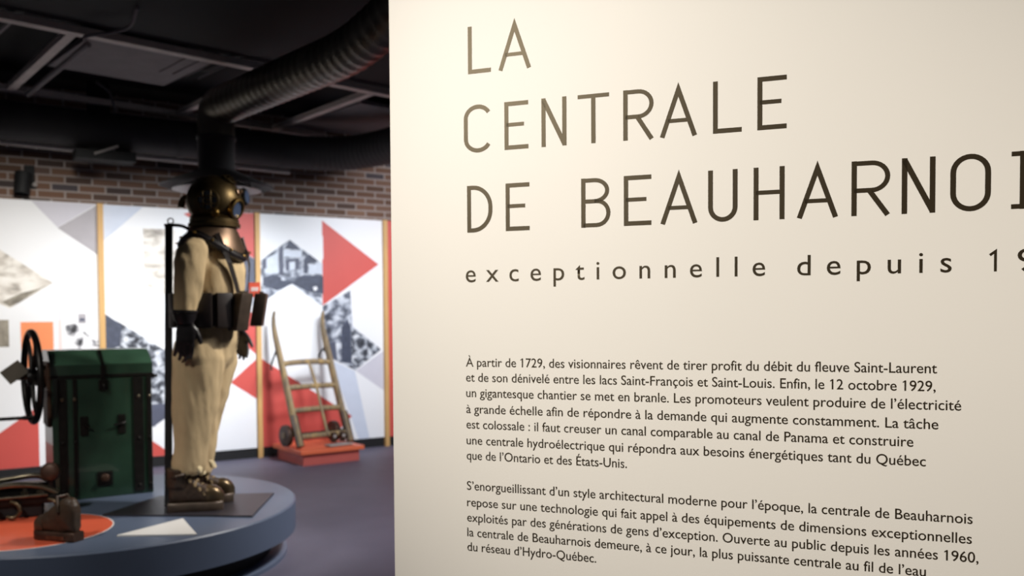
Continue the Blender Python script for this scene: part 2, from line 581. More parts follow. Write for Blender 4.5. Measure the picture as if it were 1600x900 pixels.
def glyph(ch, W):
    """strokes of a monoline capital, width W, cap height CAP, lower left at 0,0"""
    p = []
    x0, x1, y0, y1, xm = h, W - h, h, CAP - h, W / 2
    if ch == 'L':
        stroke(p, [(x0, CAP), (x0, y0), (W, y0)])
    elif ch == 'A':
        stroke(p, [(0.005, 0), (xm, CAP - 0.0095), (W - 0.005, 0)])
        stroke(p, [(W * 0.2, CAP * 0.315), (W * 0.8, CAP * 0.315)], ST * 0.85)
    elif ch == 'C':
        rx = x1 - x0 - 0.003
        a = arc(x1 - 0.003, CAP - 0.036, rx, 0.0315, 52, 180, 14)
        b = arc(x1 - 0.003, 0.036, rx, 0.0315, 180, 308, 14)
        a = [(x0 + (x - (x1 - 0.003 - rx)) * 1.0, y) for x, y in a]
        # flatten: ellipse centred in the letter, open to the right
        a = arc(xm + 0.002, CAP - 0.034, xm - h + 0.002, 0.0295, 28, 180, 16)
        b = arc(xm + 0.002, 0.034, xm - h + 0.002, 0.0295, 180, 332, 16)
        stroke(p, a + b)
    elif ch == 'E':
        stroke(p, [(W, y1), (x0, y1), (x0, y0), (W, y0)]); stroke(p, [(x0, CAP * 0.52), (W * 0.82, CAP * 0.52)], ST * 0.88)
    elif ch == 'N':
        stroke(p, [(x0, 0), (x0, CAP)]); stroke(p, [(x1, 0), (x1, CAP)])
        stroke(p, [(x0, CAP - 0.004), (x1, 0.004)], ST * 1.05)
    elif ch == 'T':
        stroke(p, [(0, y1), (W, y1)], ST * 0.9); stroke(p, [(xm, y1), (xm, 0)])
    elif ch in 'RB':
        ym = CAP * 0.46 if ch == 'R' else CAP * 0.53
        ry = (y1 - ym) / 2
        top = [(x0, y1)] + arc(x1 - 0.032 - (0.003 if ch == 'B' else 0), ym + ry, 0.032, ry, 90, -90, 16) + [(x0, ym)]
        stroke(p, [(x0, 0), (x0, CAP)]); stroke(p, top, ST * 0.92)
        if ch == 'R':
            stroke(p, [(x0 + (x1 - x0) * 0.45, ym), (W - 0.005, 0)])
        else:
            ry = (ym - y0) / 2
            stroke(p, [(x0, ym)] + arc(x1 - 0.029, y0 + ry, 0.029, ry, 90, -90, 14) + [(x0, y0)], ST * 0.92)
    elif ch == 'D':
        stroke(p, [(x0, y0), (x0, y1)] + arc(x1 - 0.048, CAP - 0.056, 0.048, 0.056 - h, 90, 0, 12) + arc(x1 - 0.048, 0.056, 0.048, 0.056 - h, 0, -90, 12), closed=True)
    elif ch == 'U':
        stroke(p, [(x0, CAP)] + arc(xm, 0.034, xm - h, 0.034 - h, 180, 360, 18) + [(x1, CAP)])
    elif ch == 'H':
        stroke(p, [(x0, 0), (x0, CAP)]); stroke(p, [(x1, 0), (x1, CAP)]); stroke(p, [(x0, CAP * 0.52), (x1, CAP * 0.52)], ST * 0.9)
    elif ch == 'O':
        stroke(p, arc(xm, CAP - 0.038, xm - h, 0.0385 - h, 0, 180, 16) + arc(xm, 0.038, xm - h, 0.0385 - h, 180, 360, 16), closed=True)
    elif ch == 'I':
        stroke(p, [(0, y1), (W, y1)], ST * 0.9); stroke(p, [(0, y0), (W, y0)], ST * 0.9); stroke(p, [(xm, 0), (xm, CAP)])
    return p


TITLE = {
    2.0735: [('L', .229, .063), ('A', .313, .087)],
    1.8735: [('C', .216, .074), ('E', .328, .064), ('N', .427, .065), ('T', .521, .079), ('R', .635, .074), ('A', .724, .087), ('L', .848, .065), ('E', .948, .064)],
    1.6690: [('D', .2235, .070), ('E', .330, .064), ('B', .529, .074), ('E', .636, .067), ('A', .725, .087), ('U', .837, .067), ('H', .940, .068), ('A', 1.035, .087), ('R', 1.150, .079), ('N', 1.252, .066), ('O', 1.347, .077), ('I', 1.462, .042)],
}
for z0 in sorted(TITLE, reverse=True):
    bm = newbm()
    for ch, s0, W in TITLE[z0]:
        for k, q in enumerate(glyph(ch, W)):
            e = 0.0006 + 0.00002 * (k % 2)
            fr = [bm.verts.new((s0 + v.x, -e, z0 + v.y)) for v in q]
            bk = [bm.verts.new((s0 + v.x, 0.0001, z0 + v.y)) for v in q]
            bm.faces.new(fr); bm.faces.new(list(reversed(bk)))
            for i in range(4):
                bm.faces.new((fr[i], bk[i], bk[(i + 1) % 4], fr[(i + 1) % 4]))
    obj('title_line', bm, M['letter'], iw)


def text_extent(txt, spacing):
    cu = bpy.data.curves.new('t', 'FONT')
    cu.body = txt
    cu.size = 1.0
    cu.space_character = spacing
    to = bpy.data.objects.new('t', cu)
    C.objects.link(to)
    dg = bpy.context.evaluated_depsgraph_get()
    dg.update()
    me = bpy.data.meshes.new_from_object(to.evaluated_get(dg))
    bpy.data.objects.remove(to)
    bpy.data.curves.remove(cu)
    r = max(v.co.x for v in me.vertices), min(v.co.x for v in me.vertices), max(v.co.y for v in me.vertices)
    bpy.data.meshes.remove(me)
    return r


def text_line(name, txt, s0, s1, z0, size, spacing=1.0, m=None, off=0.004):
    """one printed line, set to the measured width"""
    cu = bpy.data.curves.new('t', 'FONT')
    cu.body = txt
    cu.size = 1.0
    cu.space_character = spacing
    cu.extrude = 0.0
    cu.offset = off
    cu.resolution_u = 4
    to = bpy.data.objects.new('t', cu)
    C.objects.link(to)
    dg = bpy.context.evaluated_depsgraph_get()
    dg.update()
    me = bpy.data.meshes.new_from_object(to.evaluated_get(dg))
    bpy.data.objects.remove(to)
    bpy.data.curves.remove(cu)
    xs = [v.co.x for v in me.vertices]
    mn, mxx = min(xs), max(xs)
    kx = (s1 - s0) / (mxx - mn)
    if '1' in txt:                       # the figure one gets its slanted flag
        a1, b1, top = text_extent('1', 1.0)
        sw = a1 - b1
        bmf = bmesh.new()
        bmf.from_mesh(me)
        for i, ch in enumerate(txt):
            if ch == '1':
                xr = text_extent(txt[:i + 1], spacing)[0]
                xl = xr - sw
                bmf.faces.new([bmf.verts.new(p) for p in ((xl + sw * 0.5, top, 0), (xl - 0.115, top - 0.085, 0), (xl - 0.115, top - 0.085 - sw * 0.85, 0), (xl + sw * 0.5, top - sw * 0.85, 0))])
        bmf.to_mesh(me)
        bmf.free()
    for v in me.vertices:
        v.co = Vector((s0 + (v.co.x - mn) * kx, -0.0005, z0 + v.co.y * size))
    me.name = name
    me.materials.clear()
    me.materials.append(m or M['letter'])
    o = bpy.data.objects.new(name, me)
    C.objects.link(o)
    o.parent = iw
    return o, kx


SUB = 0.067
text_line('subtitle_line', 'exceptionnelle', .218, .966, 1.5415, SUB, 1.78, off=0.001)
text_line('subtitle_line', 'depuis', 1.036, 1.351, 1.5405, SUB, 1.78, off=0.001)
text_line('subtitle_line', '9', 1.475, 1.508, 1.5400, SUB, 1.0, off=0.001)
bm = newbm()
one = []
stroke(one, [(1.4235, 0.0345), (1.4340, 0.0425), (1.4340, 0.0)], 0.0052)
for q4 in one:
    bm.faces.new([bm.verts.new((v.x, -0.0005, 1.540 + v.y)) for v in q4])
obj('subtitle_line', bm, M['letter'], iw)
BODY = 0.0331
body = [
    ('À partir de 1729, des visionnaires rêvent de tirer profit du débit du fleuve Saint-Laurent', 1.3235, 1.3245),
    ('et de son dénivelé entre les lacs Saint-François et Saint-Louis. Enfin, le 12 octobre 1929,', 1.2845, 1.322),
    ('un gigantesque chantier se met en branle. Les promoteurs veulent produire de l’électricité', 1.2445, 1.372),
    ('à grande échelle afin de répondre à la demande qui augmente constamment. La tâche', 1.2025, 1.328),
    ('est colossale : il faut creuser un canal comparable au canal de Panama et construire', 1.1625, 1.279),
    ('une centrale hydroélectrique qui répondra aux besoins énergétiques tant du Québec', 1.1210, 1.304),
    ('que de l’Ontario et des États-Unis.', 1.0815, .642),
    ('S’enorgueillissant d’un style architectural moderne pour l’époque, la centrale de Beauharnois', 1.0020, 1.396),
    ('repose sur une technologie qui fait appel à des équipements de dimensions exceptionnelles', .9590, 1.395),
    ('exploités par des générations de gens d’exception. Ouverte au public depuis les années 1960,', .9190, 1.408),
    ('la centrale de Beauharnois demeure, à ce jour, la plus puissante centrale au fil de l’eau', .8800, 1.306),
    ('du réseau d’Hydro-Québec.', .8420, .564),
]
for txt, z0, s1 in body:
    text_line('paragraph_line', txt, .2165, s1, z0, BODY)

# ------------------------------------------------------------------ exhibition panels
PTOP, PBOT = 2.549, 0.105
centre = {}


def panel(s0, s1, label, base='white'):
    t = thing('exhibition_panel', label, 'exhibition panel', pan((s0 + s1) / 2, 0), PROT, 'exhibition panels along the brick wall')
    wd = (s1 - s0) / 2
    b = newbm(); box(b, -wd, wd, 0, 0.03, PBOT, PTOP); obj('board', b, M[base], t)
    b = newbm(); box(b, -wd, wd, 0.012, 0.03, 0, PBOT); obj('base', b, M['black'], t)
    centre[t.name] = (s0 + s1) / 2
    return t


def prints(t, name, layers):
    """flat prints stuck on a panel: list of (polygon in s-z, material name, layer)"""
    c = centre[t.name]
    b = newbm()
    names = []
    for poly, mn, lay in layers:
        if mn not in names:
            names.append(mn)
        prism(b, [(s - c, z) for s, z in poly], -0.0008 - 0.0007 * lay, 0.0005 - 0.0007 * 0, names.index(mn))
    return obj(name, b, [M[x] for x in names], t)


def rect(s0, s1, z0, z1):
    return [(s0, z0), (s1, z0), (s1, z1), (s0, z1)]


def px6(*pts):
    """corners of details read off in panel three, as s-z on the panel"""
    out = []
    for cx, cy in pts:
        x, y = 380 + cx / 3.75, 320 + cy / 3.75
        s = 0.006 + (x - 400.0) * 0.00686 + (x - 400.0) ** 2 * 0.0000021
        d = 9.342 + 0.5446 * s
        z = 2.55 - (y - (333.0 + (x - 400) * 0.0602)) * d / 1400 * 1.0
        out.append((max(s, 0.041), min(z, PTOP - 0.003)))
    return out


p1 = panel(-2.96, -1.512, 'white panel at the far left with an orange square and a pale diamond photograph')
prints(p1, 'grey_triangle', [([(-1.847, 2.307), (-1.513, 2.07), (-1.513, 2.535)], 'midgrey', 0), ([(-2.06, 2.545), (-1.847, 2.31), (-1.513, 2.545)], 'lav', 0)])
prints(p1, 'photo_print', [([(-2.75, 2.385), (-2.75, 1.83), (-2.252, 1.561), (-1.895, 1.797)], 'photo_pale', 0),
                           ([(-2.25, 1.575), (-1.95, 1.775), (-2.02, 1.74), (-2.16, 1.70), (-2.31, 1.62)], 'photo_brown', 1)])
prints(p1, 'orange_square', [(rect(-2.168, -1.902, 1.02, 1.437), 'orange', 0)])
prints(p1, 'photo_print', [(rect(-2.55, -2.262, 1.213, 1.457), 'photo_brown', 0)])
prints(p1, 'pink_stripe', [(rect(-1.86, -1.832, 1.05, 1.45), 'pink', 0), (rect(-1.848, -1.840, 1.45, 1.79), 'lav', 0)])
prints(p1, 'photo_print', [([(-1.80, 0.95), (-1.515, 0.95), (-1.515, 1.40), (-1.60, 1.30), (-1.72, 1.42), (-1.80, 1.40)], 'photo_speck', 0),
                           (rect(-1.69, -1.625, 1.42, 1.51), 'midgrey', 0), (rect(-1.68, -1.635, 1.44, 1.47), 'slate', 1)])
prints(p1, 'red_triangle', [([(-2.82, 0.106), (-2.04, 0.106), (-2.04, 0.66)], 'red', 0)])

p2 = panel(-1.459, -0.019, 'white panel behind the diving suit with dark photograph and red triangles')
prints(p2, 'pale_blue_triangle', [([(-1.458, 2.545), (-1.458, 2.2), (-1.10, 2.545)], 'paleblue', 0)])
prints(p2, 'photo_print', [([(-1.104, 2.34), (-1.104, 1.792), (-0.80, 1.64), (-0.80, 2.34)], 'photo_pale', 0)])
prints(p2, 'photo_print', [([(-1.458, 1.512), (-1.458, 0.42), (-1.03, 0.40), (-0.70, 0.72), (-0.70, 1.00)], 'photo_dark', 0),
                           ([(-1.458, 1.505), (-1.458, 1.15), (-1.33, 1.2), (-1.31, 1.40)], 'darkslate', 1),
                           ([(-1.2, 0.62), (-0.86, 0.62), (-0.80, 0.56), (-1.04, 0.40), (-1.2, 0.4)], 'slate', 1)])
prints(p2, 'red_triangle', [([(-1.3, 0.46), (-1.3, 0.106), (-0.862, 0.106)], 'red', 0)])
prints(p2, 'red_triangle', [([(-0.72, 2.50), (-0.02, 2.078), (-0.02, 2.545), (-0.60, 2.545)], 'red', 0)])
prints(p2, 'photo_print', [([(-0.50, 2.36), (-0.50, 1.62), (-0.02, 1.60), (-0.02, 2.074)], 'slate', 0), ([(-0.1, 1.60), (-0.02, 1.60), (-0.02, 1.75)], 'paleprint', 1)])
prints(p2, 'red_triangle', [([(-0.42, 1.44), (-0.02, 1.085), (-0.02, 1.52), (-0.42, 1.52)], 'red', 0)])
prints(p2, 'red_triangle', [([(-0.285, 0.80), (-0.02, 0.62), (-0.02, 1.03)], 'red', 0)])

p3 = panel(0.039, 1.432, 'white panel with a large red triangle and an old house photograph')
prints(p3, 'photo_print', [
    ([(0.042, 2.06), (0.05, 1.62), (0.372, 1.826), (0.712, 1.59), (0.712, 2.05), (0.36, 2.29)], 'photo_mid', 0),
    (px6((60, 280), (110, 305), (265, 206), (210, 180), (60, 180)), 'white', 1),
    (px6((280, 205), (330, 255), (460, 320), (460, 180)), 'white', 1),
    (px6((235, 255), (270, 205), (330, 265)), 'darkslate', 2),
    (px6((228, 262), (335, 272), (335, 305), (228, 300)), 'paleprint', 2),
    (px6((205, 255), (228, 250), (228, 420), (205, 410)), 'slate', 2),
    (px6((120, 320), (200, 275), (200, 400), (120, 400)), 'paleprint', 2),
    (px6((106, 320), (130, 310), (130, 370), (106, 375)), 'slate', 3),
    (px6((240, 320), (320, 310), (320, 370), (240, 385)), 'slate', 2),
    (px6((262, 335), (295, 330), (295, 378), (262, 382)), 'paleprint', 3),
    (px6((345, 320), (380, 288), (430, 330), (370, 345), (370, 400), (345, 400)), 'darkslate', 2),
    (px6((375, 350), (455, 345), (455, 405), (375, 400)), 'paleprint', 2),
    (px6((108, 425), (165, 405), (210, 420), (300, 425), (345, 410), (458, 415), (458, 520), (360, 505), (280, 460), (190, 500), (108, 470)), 'darkslate', 2),
    (px6((398, 480), (420, 475), (424, 495), (404, 503)), 'white', 3),
    (px6((215, 410), (300, 415), (300, 445), (215, 440)), 'photo_mid', 3),
])
prints(p3, 'red_triangle', [([(0.724, 2.512), (0.718, 1.59), (1.385, 2.055)], 'red', 0)])
prints(p3, 'photo_print', [
    ([(0.718, 1.584), (0.72, 1.10), (0.80, 1.02), (1.088, 0.875), (1.405, 1.099), (1.06, 1.36), (1.04, 1.76)], 'photo_mid', 0),
    ([(0.93, 1.35), (1.0, 1.45), (1.04, 1.36), (1.05, 0.95), (0.93, 0.97)], 'darkslate', 1),
    ([(0.72, 1.17), (0.86, 1.2), (0.88, 1.0), (0.80, 1.01)], 'slate', 1),
    ([(1.05, 1.36), (1.40, 1.10), (1.10, 0.89), (1.05, 0.93)], 'photo_dark', 1),
])
prints(p3, 'grey_triangle', [([(1.430, 1.080), (1.095, 0.868), (1.430, 0.635)], 'lav', 0), ([(0.80, 1.0), (1.085, 0.865), (1.25, 0.106), (1.12, 0.106)], 'paleblue', 0)])
prints(p3, 'red_shape', [([(0.040, 1.035), (0.040, 0.106), (0.76, 0.106), (1.045, 0.369)], 'red', 0)])
p4 = panel(1.486, 2.9, 'plain red panel just left of the cream text wall edge', 'red')

for s, lab in ((-2.986, None), (-1.486, 'pale wooden post between the two leftmost white panels'), (0.010, 'pale wooden post right behind the hand truck'), (1.459, 'pale wooden post between the white and the plain red panel')):
    if lab is None:
        continue
    bm = newbm(); box(bm, -0.0255, 0.0255, -0.035, 0.03, 0, 2.553, bevel=0.003)
    o = obj('wooden_post', bm, M['wood'])
    o.location = pan(s, 0); o.rotation_euler = (0, 0, PROT)
    tag(o, lab, 'post', 'wooden posts between the panels')

# ------------------------------------------------------------------ round platform
PC = Vector((-2.476, 5.335, 0))
pf = thing('display_platform', 'round blue-grey display platform carrying the diving suit and green pump box', 'platform', PC)
bm = newbm(); lathe(bm, [(1.14, 0.152), (1.14, 0.322), (1.132, 0.330)], (0, 0, 0), (0, 0, 1), 128); obj('top_slab', bm, M['rim'], pf, smooth=True)
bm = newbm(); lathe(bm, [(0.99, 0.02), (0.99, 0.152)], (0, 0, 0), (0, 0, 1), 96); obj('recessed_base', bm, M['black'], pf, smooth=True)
bm = newbm(); lathe(bm, [(1.085, 0.0), (1.085, 0.022), (1.08, 0.026)], (0, 0, 0), (0, 0, 1), 128); obj('floor_ring', bm, M['rim'], pf, smooth=True)
bm = newbm(); lathe(bm, [(0.42, 0.3302), (0.42, 0.3312)], (-0.115, -0.60, 0), (0, 0, 1), 96); o = obj('painted_disc', bm, M['orangefloor'], pf); o['label'] = 'orange painted disc'
bm = newbm(); lathe(bm, [(0.427, 0.3301), (0.427, 0.3307)], (-0.115, -0.60, 0), (0, 0, 1), 96); o = obj('disc_border', bm, M['whitecard'], pf); o['label'] = 'thin white border of the orange disc'

# white triangular label
bm = newbm()
tri = [(-2.050, 4.600), (-1.640, 4.612), (-1.850, 4.985)]
a = [bm.verts.new((x, y, 0.3305)) for x, y in tri]; b = [bm.verts.new((x, y, 0.3385)) for x, y in tri]
bm.faces.new(a); bm.faces.new(b)
for i in range(3):
    bm.faces.new((a[i], a[(i + 1) % 3], b[(i + 1) % 3], b[i]))
tag(obj('triangular_label_board', bm, M['whitecard']), 'flat white triangular board lying on the platform in front of the diving suit', 'label board')

# ------------------------------------------------------------------ diving suit
DB = Vector((-1.847, 5.312, 0.3402))
DROT = math.atan2(0.328, 0.945)
EZ = 1.45 - 0.34


def q(x, z, y=0.0):
    """outline point measured in the suit's own plane, moved to depth y"""
    k = 1 + y / 5.62
    return Vector((x * k, y, EZ + (z - EZ) * k))


F = Vector((0.88, -0.47, 0)).normalized()       # facing direction
LF = Vector((0.47, 0.88, 0)).normalized()       # the suit's left
UP = Vector((0, 0, 1))

st = thing('suit_stand', 'black post and flat base plate behind and under the diving suit', 'display stand', DB, DROT)
inv = Matrix.Rotation(-DROT, 3, 'Z')
bm = newbm()
pl = [inv @ (Vector(p) - DB) for p in ((-1.475, 5.032, 0), (-1.529, 5.697, 0), (-2.23, 5.62, 0), (-2.348, 5.09, 0))]
a = [bm.verts.new((p.x, p.y, -0.0098)) for p in pl]; b = [bm.verts.new((p.x, p.y, -0.0004)) for p in pl]
bm.faces.new(a); bm.faces.new(b)
for i in range(4):
    bm.faces.new((a[i], a[(i + 1) % 4], b[(i + 1) % 4], b[i]))
obj('base_plate', bm, M['blackgloss'], st)
bm = newbm()
tilt = Vector((-0.032, 0, -1.66)).normalized()
obox(bm, (-0.181, 0.055, 0.835), (1, 0, -0.02), (0, 1, 0), -tilt, 0.0215, 0.012, 0.835, bevel=0.003)
obj('post', bm, M['black'], st)
bm = newbm(); tube(bm, spline([(-0.19, 0.055, 1.665), (-0.14, 0.05, 1.668), (-0.08, 0.05, 1.66), (-0.02, 0.06, 1.62)], 4), 0.010, 8)
obj('bracket', bm, M['black'], st)
bm = newbm(); torus(bm, (-0.155, 0.055, 1.692), (0, 1, 0), 0.016, 0.004, 20, 8); obj('hook_ring', bm, M['palemetal'], st, smooth=True)

ds = thing('diving_suit', 'old beige canvas diving suit with copper helmet standing on the round platform', 'diving suit', DB, DROT)

# --- canvas body: torso, arms and legs fused into one skin
bm = newbm()


def body_ring(x, y, z, a, b):
    return ell((x, y, z), F * a, LF * b, 28)


loft(bm, [body_ring(*v) for v in (
    (0.030, 0.00, 0.80, 0.10, 0.12), (0.030, 0.00, 0.88, 0.160, 0.185), (0.040, 0, 0.98, 0.172, 0.195), (0.055, 0, 1.08, 0.160, 0.186), (0.072, 0, 1.18, 0.158, 0.188),
    (0.084, 0, 1.29, 0.172, 0.203), (0.086, 0, 1.40, 0.170, 0.212), (0.082, 0, 1.50, 0.145, 0.19), (0.082, 0, 1.56, 0.120, 0.145), (0.084, 0, 1.63, 0.09, 0.10))])


def limb(pts, n=20):
    P = [(q(x, z, y), r) for x, z, y, r in pts]
    tube(bm, [p for p, _ in P], [r for _, r in P], n)


limb([(0.035, 1.53, -0.10, .06), (-0.008, 1.525, -0.17, .078), (-0.043, 1.49, -0.225, .088), (-0.058, 1.43, -0.255, .087), (-0.064, 1.34, -0.275, .084), (-0.074, 1.25, -0.285, .076), (-0.084, 1.17, -0.285, .067), (-0.086, 1.145, -0.285, .063)])
limb([(0.14, 1.53, 0.10, .06), (0.165, 1.52, 0.16, .075), (0.172, 1.45, 0.19, .08), (0.175, 1.30, 0.21, .072), (0.195, 1.15, 0.20, .058), (0.215, 1.07, 0.18, .050)])
limb([(-0.005, 0.98, -0.07, .13), (-0.008, 0.88, -0.085, .148), (-0.024, 0.73, -0.09, .137), (-0.042, 0.58, -0.09, .124), (-0.056, 0.45, -0.09, .110), (-0.066, 0.34, -0.09, .100), (-0.076, 0.26, -0.09, .098), (-0.080, 0.20, -0.09, .088)])
limb([(0.075, 0.98, 0.09, .12), (0.072, 0.88, 0.10, .138), (0.042, 0.73, 0.10, .127), (0.014, 0.58, 0.10, .112), (-0.006, 0.45, 0.10, .098), (-0.018, 0.34, 0.10, .090), (-0.022, 0.26, 0.10, .086), (-0.026, 0.20, 0.10, .078)])
remeshed('suit_body', bm, M['canvas'], ds, voxel=0.012, smooth_it=4, fold=0.013, fscale=(13, 13, 2.6))

# --- gloves, each one skin with five fingers
def hand(name, wrist, down, side, toward, k=1.0):
    """wrist point; down = along the hand, side = thumb side, toward = palm normal"""
    b = newbm()
    d, s, t = Vector(down).normalized(), Vector(side).normalized(), Vector(toward).normalized()
    w0 = Vector(wrist)

    def P(a, c, e):
        return w0 + (d * a + s * c + t * e) * k
    loft(b, [ell(P(a, c, 0), s * hw * k, t * ht * k, 16) for a, c, hw, ht in ((-0.05, 0, .036, .032), (-0.01, 0, .033, .026), (0.02, 0, .038, .022), (0.06, 0.002, .046, .021), (0.10, 0.0, .046, .018), (0.115, 0, .042, .014))])
    for off, ln, cur in ((0.034, 0.085, .3), (0.012, 0.098, .25), (-0.011, 0.092, .28), (-0.033, 0.072, .34)):
        a0, r0 = 0.10, 0.0115
        tube(b, [P(a0 - 0.03, off * 0.8, 0), P(a0 + ln * 0.3, off * 1.05, 0.004), P(a0 + ln * 0.68, off * 1.12, 0.008 + ln * cur * 0.35), P(a0 + ln, off * 1.16, 0.014 + ln * cur)], [r0 * k, r0 * k, r0 * 0.92 * k, r0 * 0.7 * k], 10)
    tube(b, [P(0.025, 0.022, 0.004), P(0.055, 0.052, 0.010), P(0.085, 0.070, 0.016), P(0.118, 0.082, 0.020)], [.016 * k, .0145 * k, .0125 * k, .009 * k], 10)
    return remeshed(name, b, M['rubber'], ds, voxel=0.005 * k, smooth_it=3)


hand('glove', q(-0.082, 1.115, -0.285), (-0.03, 0.0, -1), (0.92, -0.35, 0), (-0.3, 0.9, 0), 1.22)
hand('glove', q(0.222, 1.055, 0.18), (0.14, -0.1, -1), (0.80, -0.55, 0), (-0.5, -0.8, 0), 1.0)
bm = newbm()
tube(bm, [q(-0.084, 1.165, -0.285), q(-0.0845, 1.150, -0.285)], [.0715, .0705], 24); obj('cuff_band', bm, M['rubber'], ds, smooth=True)
bm = newbm()
tube(bm, [q(-0.085, 1.145, -0.285), q(-0.084, 1.115, -0.285), q(-0.083, 1.085, -0.285)], [.066, .060, .044], 24); obj('cuff_band', bm, M['rubber'], ds, smooth=True)

# --- weight belt
BZ0, BZ1 = 1.055, 1.265
BC = Vector((0.062, 0, 0))
bm = newbm()
n = 64
ringo = lambda a, b, z: [BC + F * a * math.cos(2 * PI * i / n) + LF * b * math.sin(2 * PI * i / n) + UP * z for i in range(n)]
loft(bm, [ringo(.186, .215, 1.07), ringo(.196, .224, 1.075), ringo(.196, .224, 1.25), ringo(.186, .215, 1.255)], closed=True, cap=False)
belt = obj('weight_belt', bm, M['belt'], ds, smooth=True)
for ang in (-100, -70, -40, 62, 92, 122, 152, -130, -160):
    a = R(ang)
    c = BC + F * .205 * math.cos(a) + LF * .233 * math.sin(a) + UP * 1.162
    nd = (F * math.cos(a) + LF * math.sin(a)).normalized()
    bm = newbm(); obox(bm, c, UP.cross(nd), nd, UP, 0.046, 0.020, 0.100, bevel=0.008)
    obj('lead_block', bm, M['belt'], belt, smooth=True)
# two big front weights
for ang, dist, hw, tz, hz in ((-17, .235, .050, 1.152, .112), (17, .275, .052, 1.165, .100)):
    a = R(ang)
    c = BC + F * dist * math.cos(a) + LF * (dist + .03) * math.sin(a) + UP * tz
    nd = (F * math.cos(a) + LF * math.sin(a)).normalized()
    upv = (UP + F * 0.18).normalized()
    bm = newbm(); obox(bm, c, UP.cross(nd), nd, upv, hw, 0.036, hz, bevel=0.012)
    wgt = obj('front_weight', bm, M['lead'], belt, smooth=True)
    bm = newbm(); obox(bm, c + upv * hz * 0.98, UP.cross(nd), nd, upv, hw * 0.5, 0.012, 0.014, bevel=0.004)
    obj('buckle', bm, M['steel'], belt)
bm = newbm()
cx = q(0.315, 1.287, 0.0)
obox(bm, cx + Vector((0, 0.02, 0)), (1, 0.25, 0.05), (-0.25, 1, 0), (0, 0, 1), 0.033, 0.0015, 0.045)
o = obj('paper_tag', bm, M['tag'], ds); o['label'] = 'small red paper tag above the belt'
for dz in (0.012, 0.0, -0.012):
    bm = newbm()
obox(bm, cx + Vector((0.0, 0.0175, 0.004)), (1, 0.25, 0.05), (-0.25, 1, 0), (0, 0, 1), 0.022, 0.0008, 0.012)
obj('tag_print', bm, M['pink'], ds)

# --- corselet, helmet
HC = q(0.090, 1.797, 0.0)
HR = 0.158
bm = newbm()
N = 48
lv = [(0.118, 0.118, 1.675, 0), (0.124, 0.126, 1.660, 0), (0.138, 0.150, 1.640, 0.15), (0.156, 0.182, 1.618, 0.45), (0.170, 0.205, 1.600, 0.85), (0.174, 0.210, 1.588, 1.0)]
rings = []
for a, b, z, dr in lv:
    r_ = []
    for i in range(N):
        th = 2 * PI * i / N
        drop = dr * (0.105 * max(0, math.cos(th)) ** 1.3 + 0.05 * max(0, -math.cos(th)) - 0.02 * abs(math.sin(th)))
        r_.append(Vector((0.084, 0, z - drop)) + F * a * math.cos(th) + LF * b * math.sin(th))
    rings.append(r_)
loft(bm, rings, cap=False)
cors = obj('breastplate', bm, M['tin'], ds, smooth=True)
bm = newbm(); tube(bm, [p + UP * 0.004 for p in rings[-1]], 0.012, 8, closed=True, cap=False); obj('clamp_band', bm, M['iron'], cors, smooth=True)
bm = newbm(); tube(bm, [p * 1.0 + UP * -0.016 for p in rings[-1]], 0.022, 8, closed=True, cap=False); obj('rubber_collar', bm, M['rubber'], cors, smooth=True)
for i in range(0, N, 4):
    p = rings[-1][i]
    d = (p - Vector((0.084, 0, p.z))).normalized()
    bm = newbm(); lathe(bm, [(.009, 0), (.009, .014), (.005, .016), (.005, .026)], p + d * 0.006, d, 10)
    obj('bolt', bm, M['brass'], cors, smooth=True)
# neck ring and bonnet
bm = newbm()
lathe(bm, [(.128, 1.650), (.148, 1.654), (.150, 1.672), (.140, 1.680), (.141, 1.700), (.130, 1.706)], (HC.x, HC.y, 0), UP, 48)
obj('neck_ring', bm, M['copper'], ds, smooth=True)
bm = newbm()
prof = [(0.128, -0.100), (0.142, -0.085)] + [(HR * math.cos(R(t)), 0.012 + HR * 0.98 * math.sin(R(t))) for t in range(-34, 90, 8)] + [(0.004, 0.012 + HR * 0.98)]
lathe(bm, prof, HC, UP, 48)
helm = obj('helmet', bm, M['copper'], ds, smooth=True)


def window(az, el, r, glass, name='window', grill=True, out=0.0):
    d = (F * math.cos(R(az)) - LF * math.sin(R(az))) * math.cos(R(el)) + UP * math.sin(R(el))
    d.normalize()
    c = HC + UP * 0.012 + d * (HR - 0.014 + out)
    b = newbm()
    lathe(b, [(r * 1.22, -0.010), (r * 1.25, 0.010), (r * 1.22, 0.022), (r * 1.04, 0.026), (r * 0.98, 0.026), (r * 0.98, 0.008)], c, d, 32, cap=False)
    fr = obj('window_frame', b, M['brass'] if not glass == 'glass' else M['copper'], helm, smooth=True)
    b = newbm(); lathe(b, [(r, 0.010), (r, 0.013)], c, d, 32); obj('window_glass', b, M[glass], helm, smooth=True)
    if grill:
        t = UP if abs(d.z) < 0.8 else F
        s = d.cross(t).normalized(); t = s.cross(d).normalized()
        b = newbm()
        for k in (-0.4, 0.4):
            tube(b, [c + s * k * r - t * r * 1.0 + d * 0.022, c + s * k * r + d * 0.036, c + s * k * r + t * r * 1.0 + d * 0.022], 0.0042, 6)
            tube(b, [c + t * k * r - s * r * 1.0 + d * 0.022, c + t * k * r + d * 0.036, c + t * k * r + s * r * 1.0 + d * 0.022], 0.0042, 6)
        obj('window_guard', b, M['copper'], helm, smooth=True)
    return c, d


window(76, -4, 0.054, 'glass')
window(-76, -4, 0.054, 'glass')
window(8, -18, 0.050, 'blueglass', grill=False, out=0.006)
window(5, 52, 0.036, 'glass')
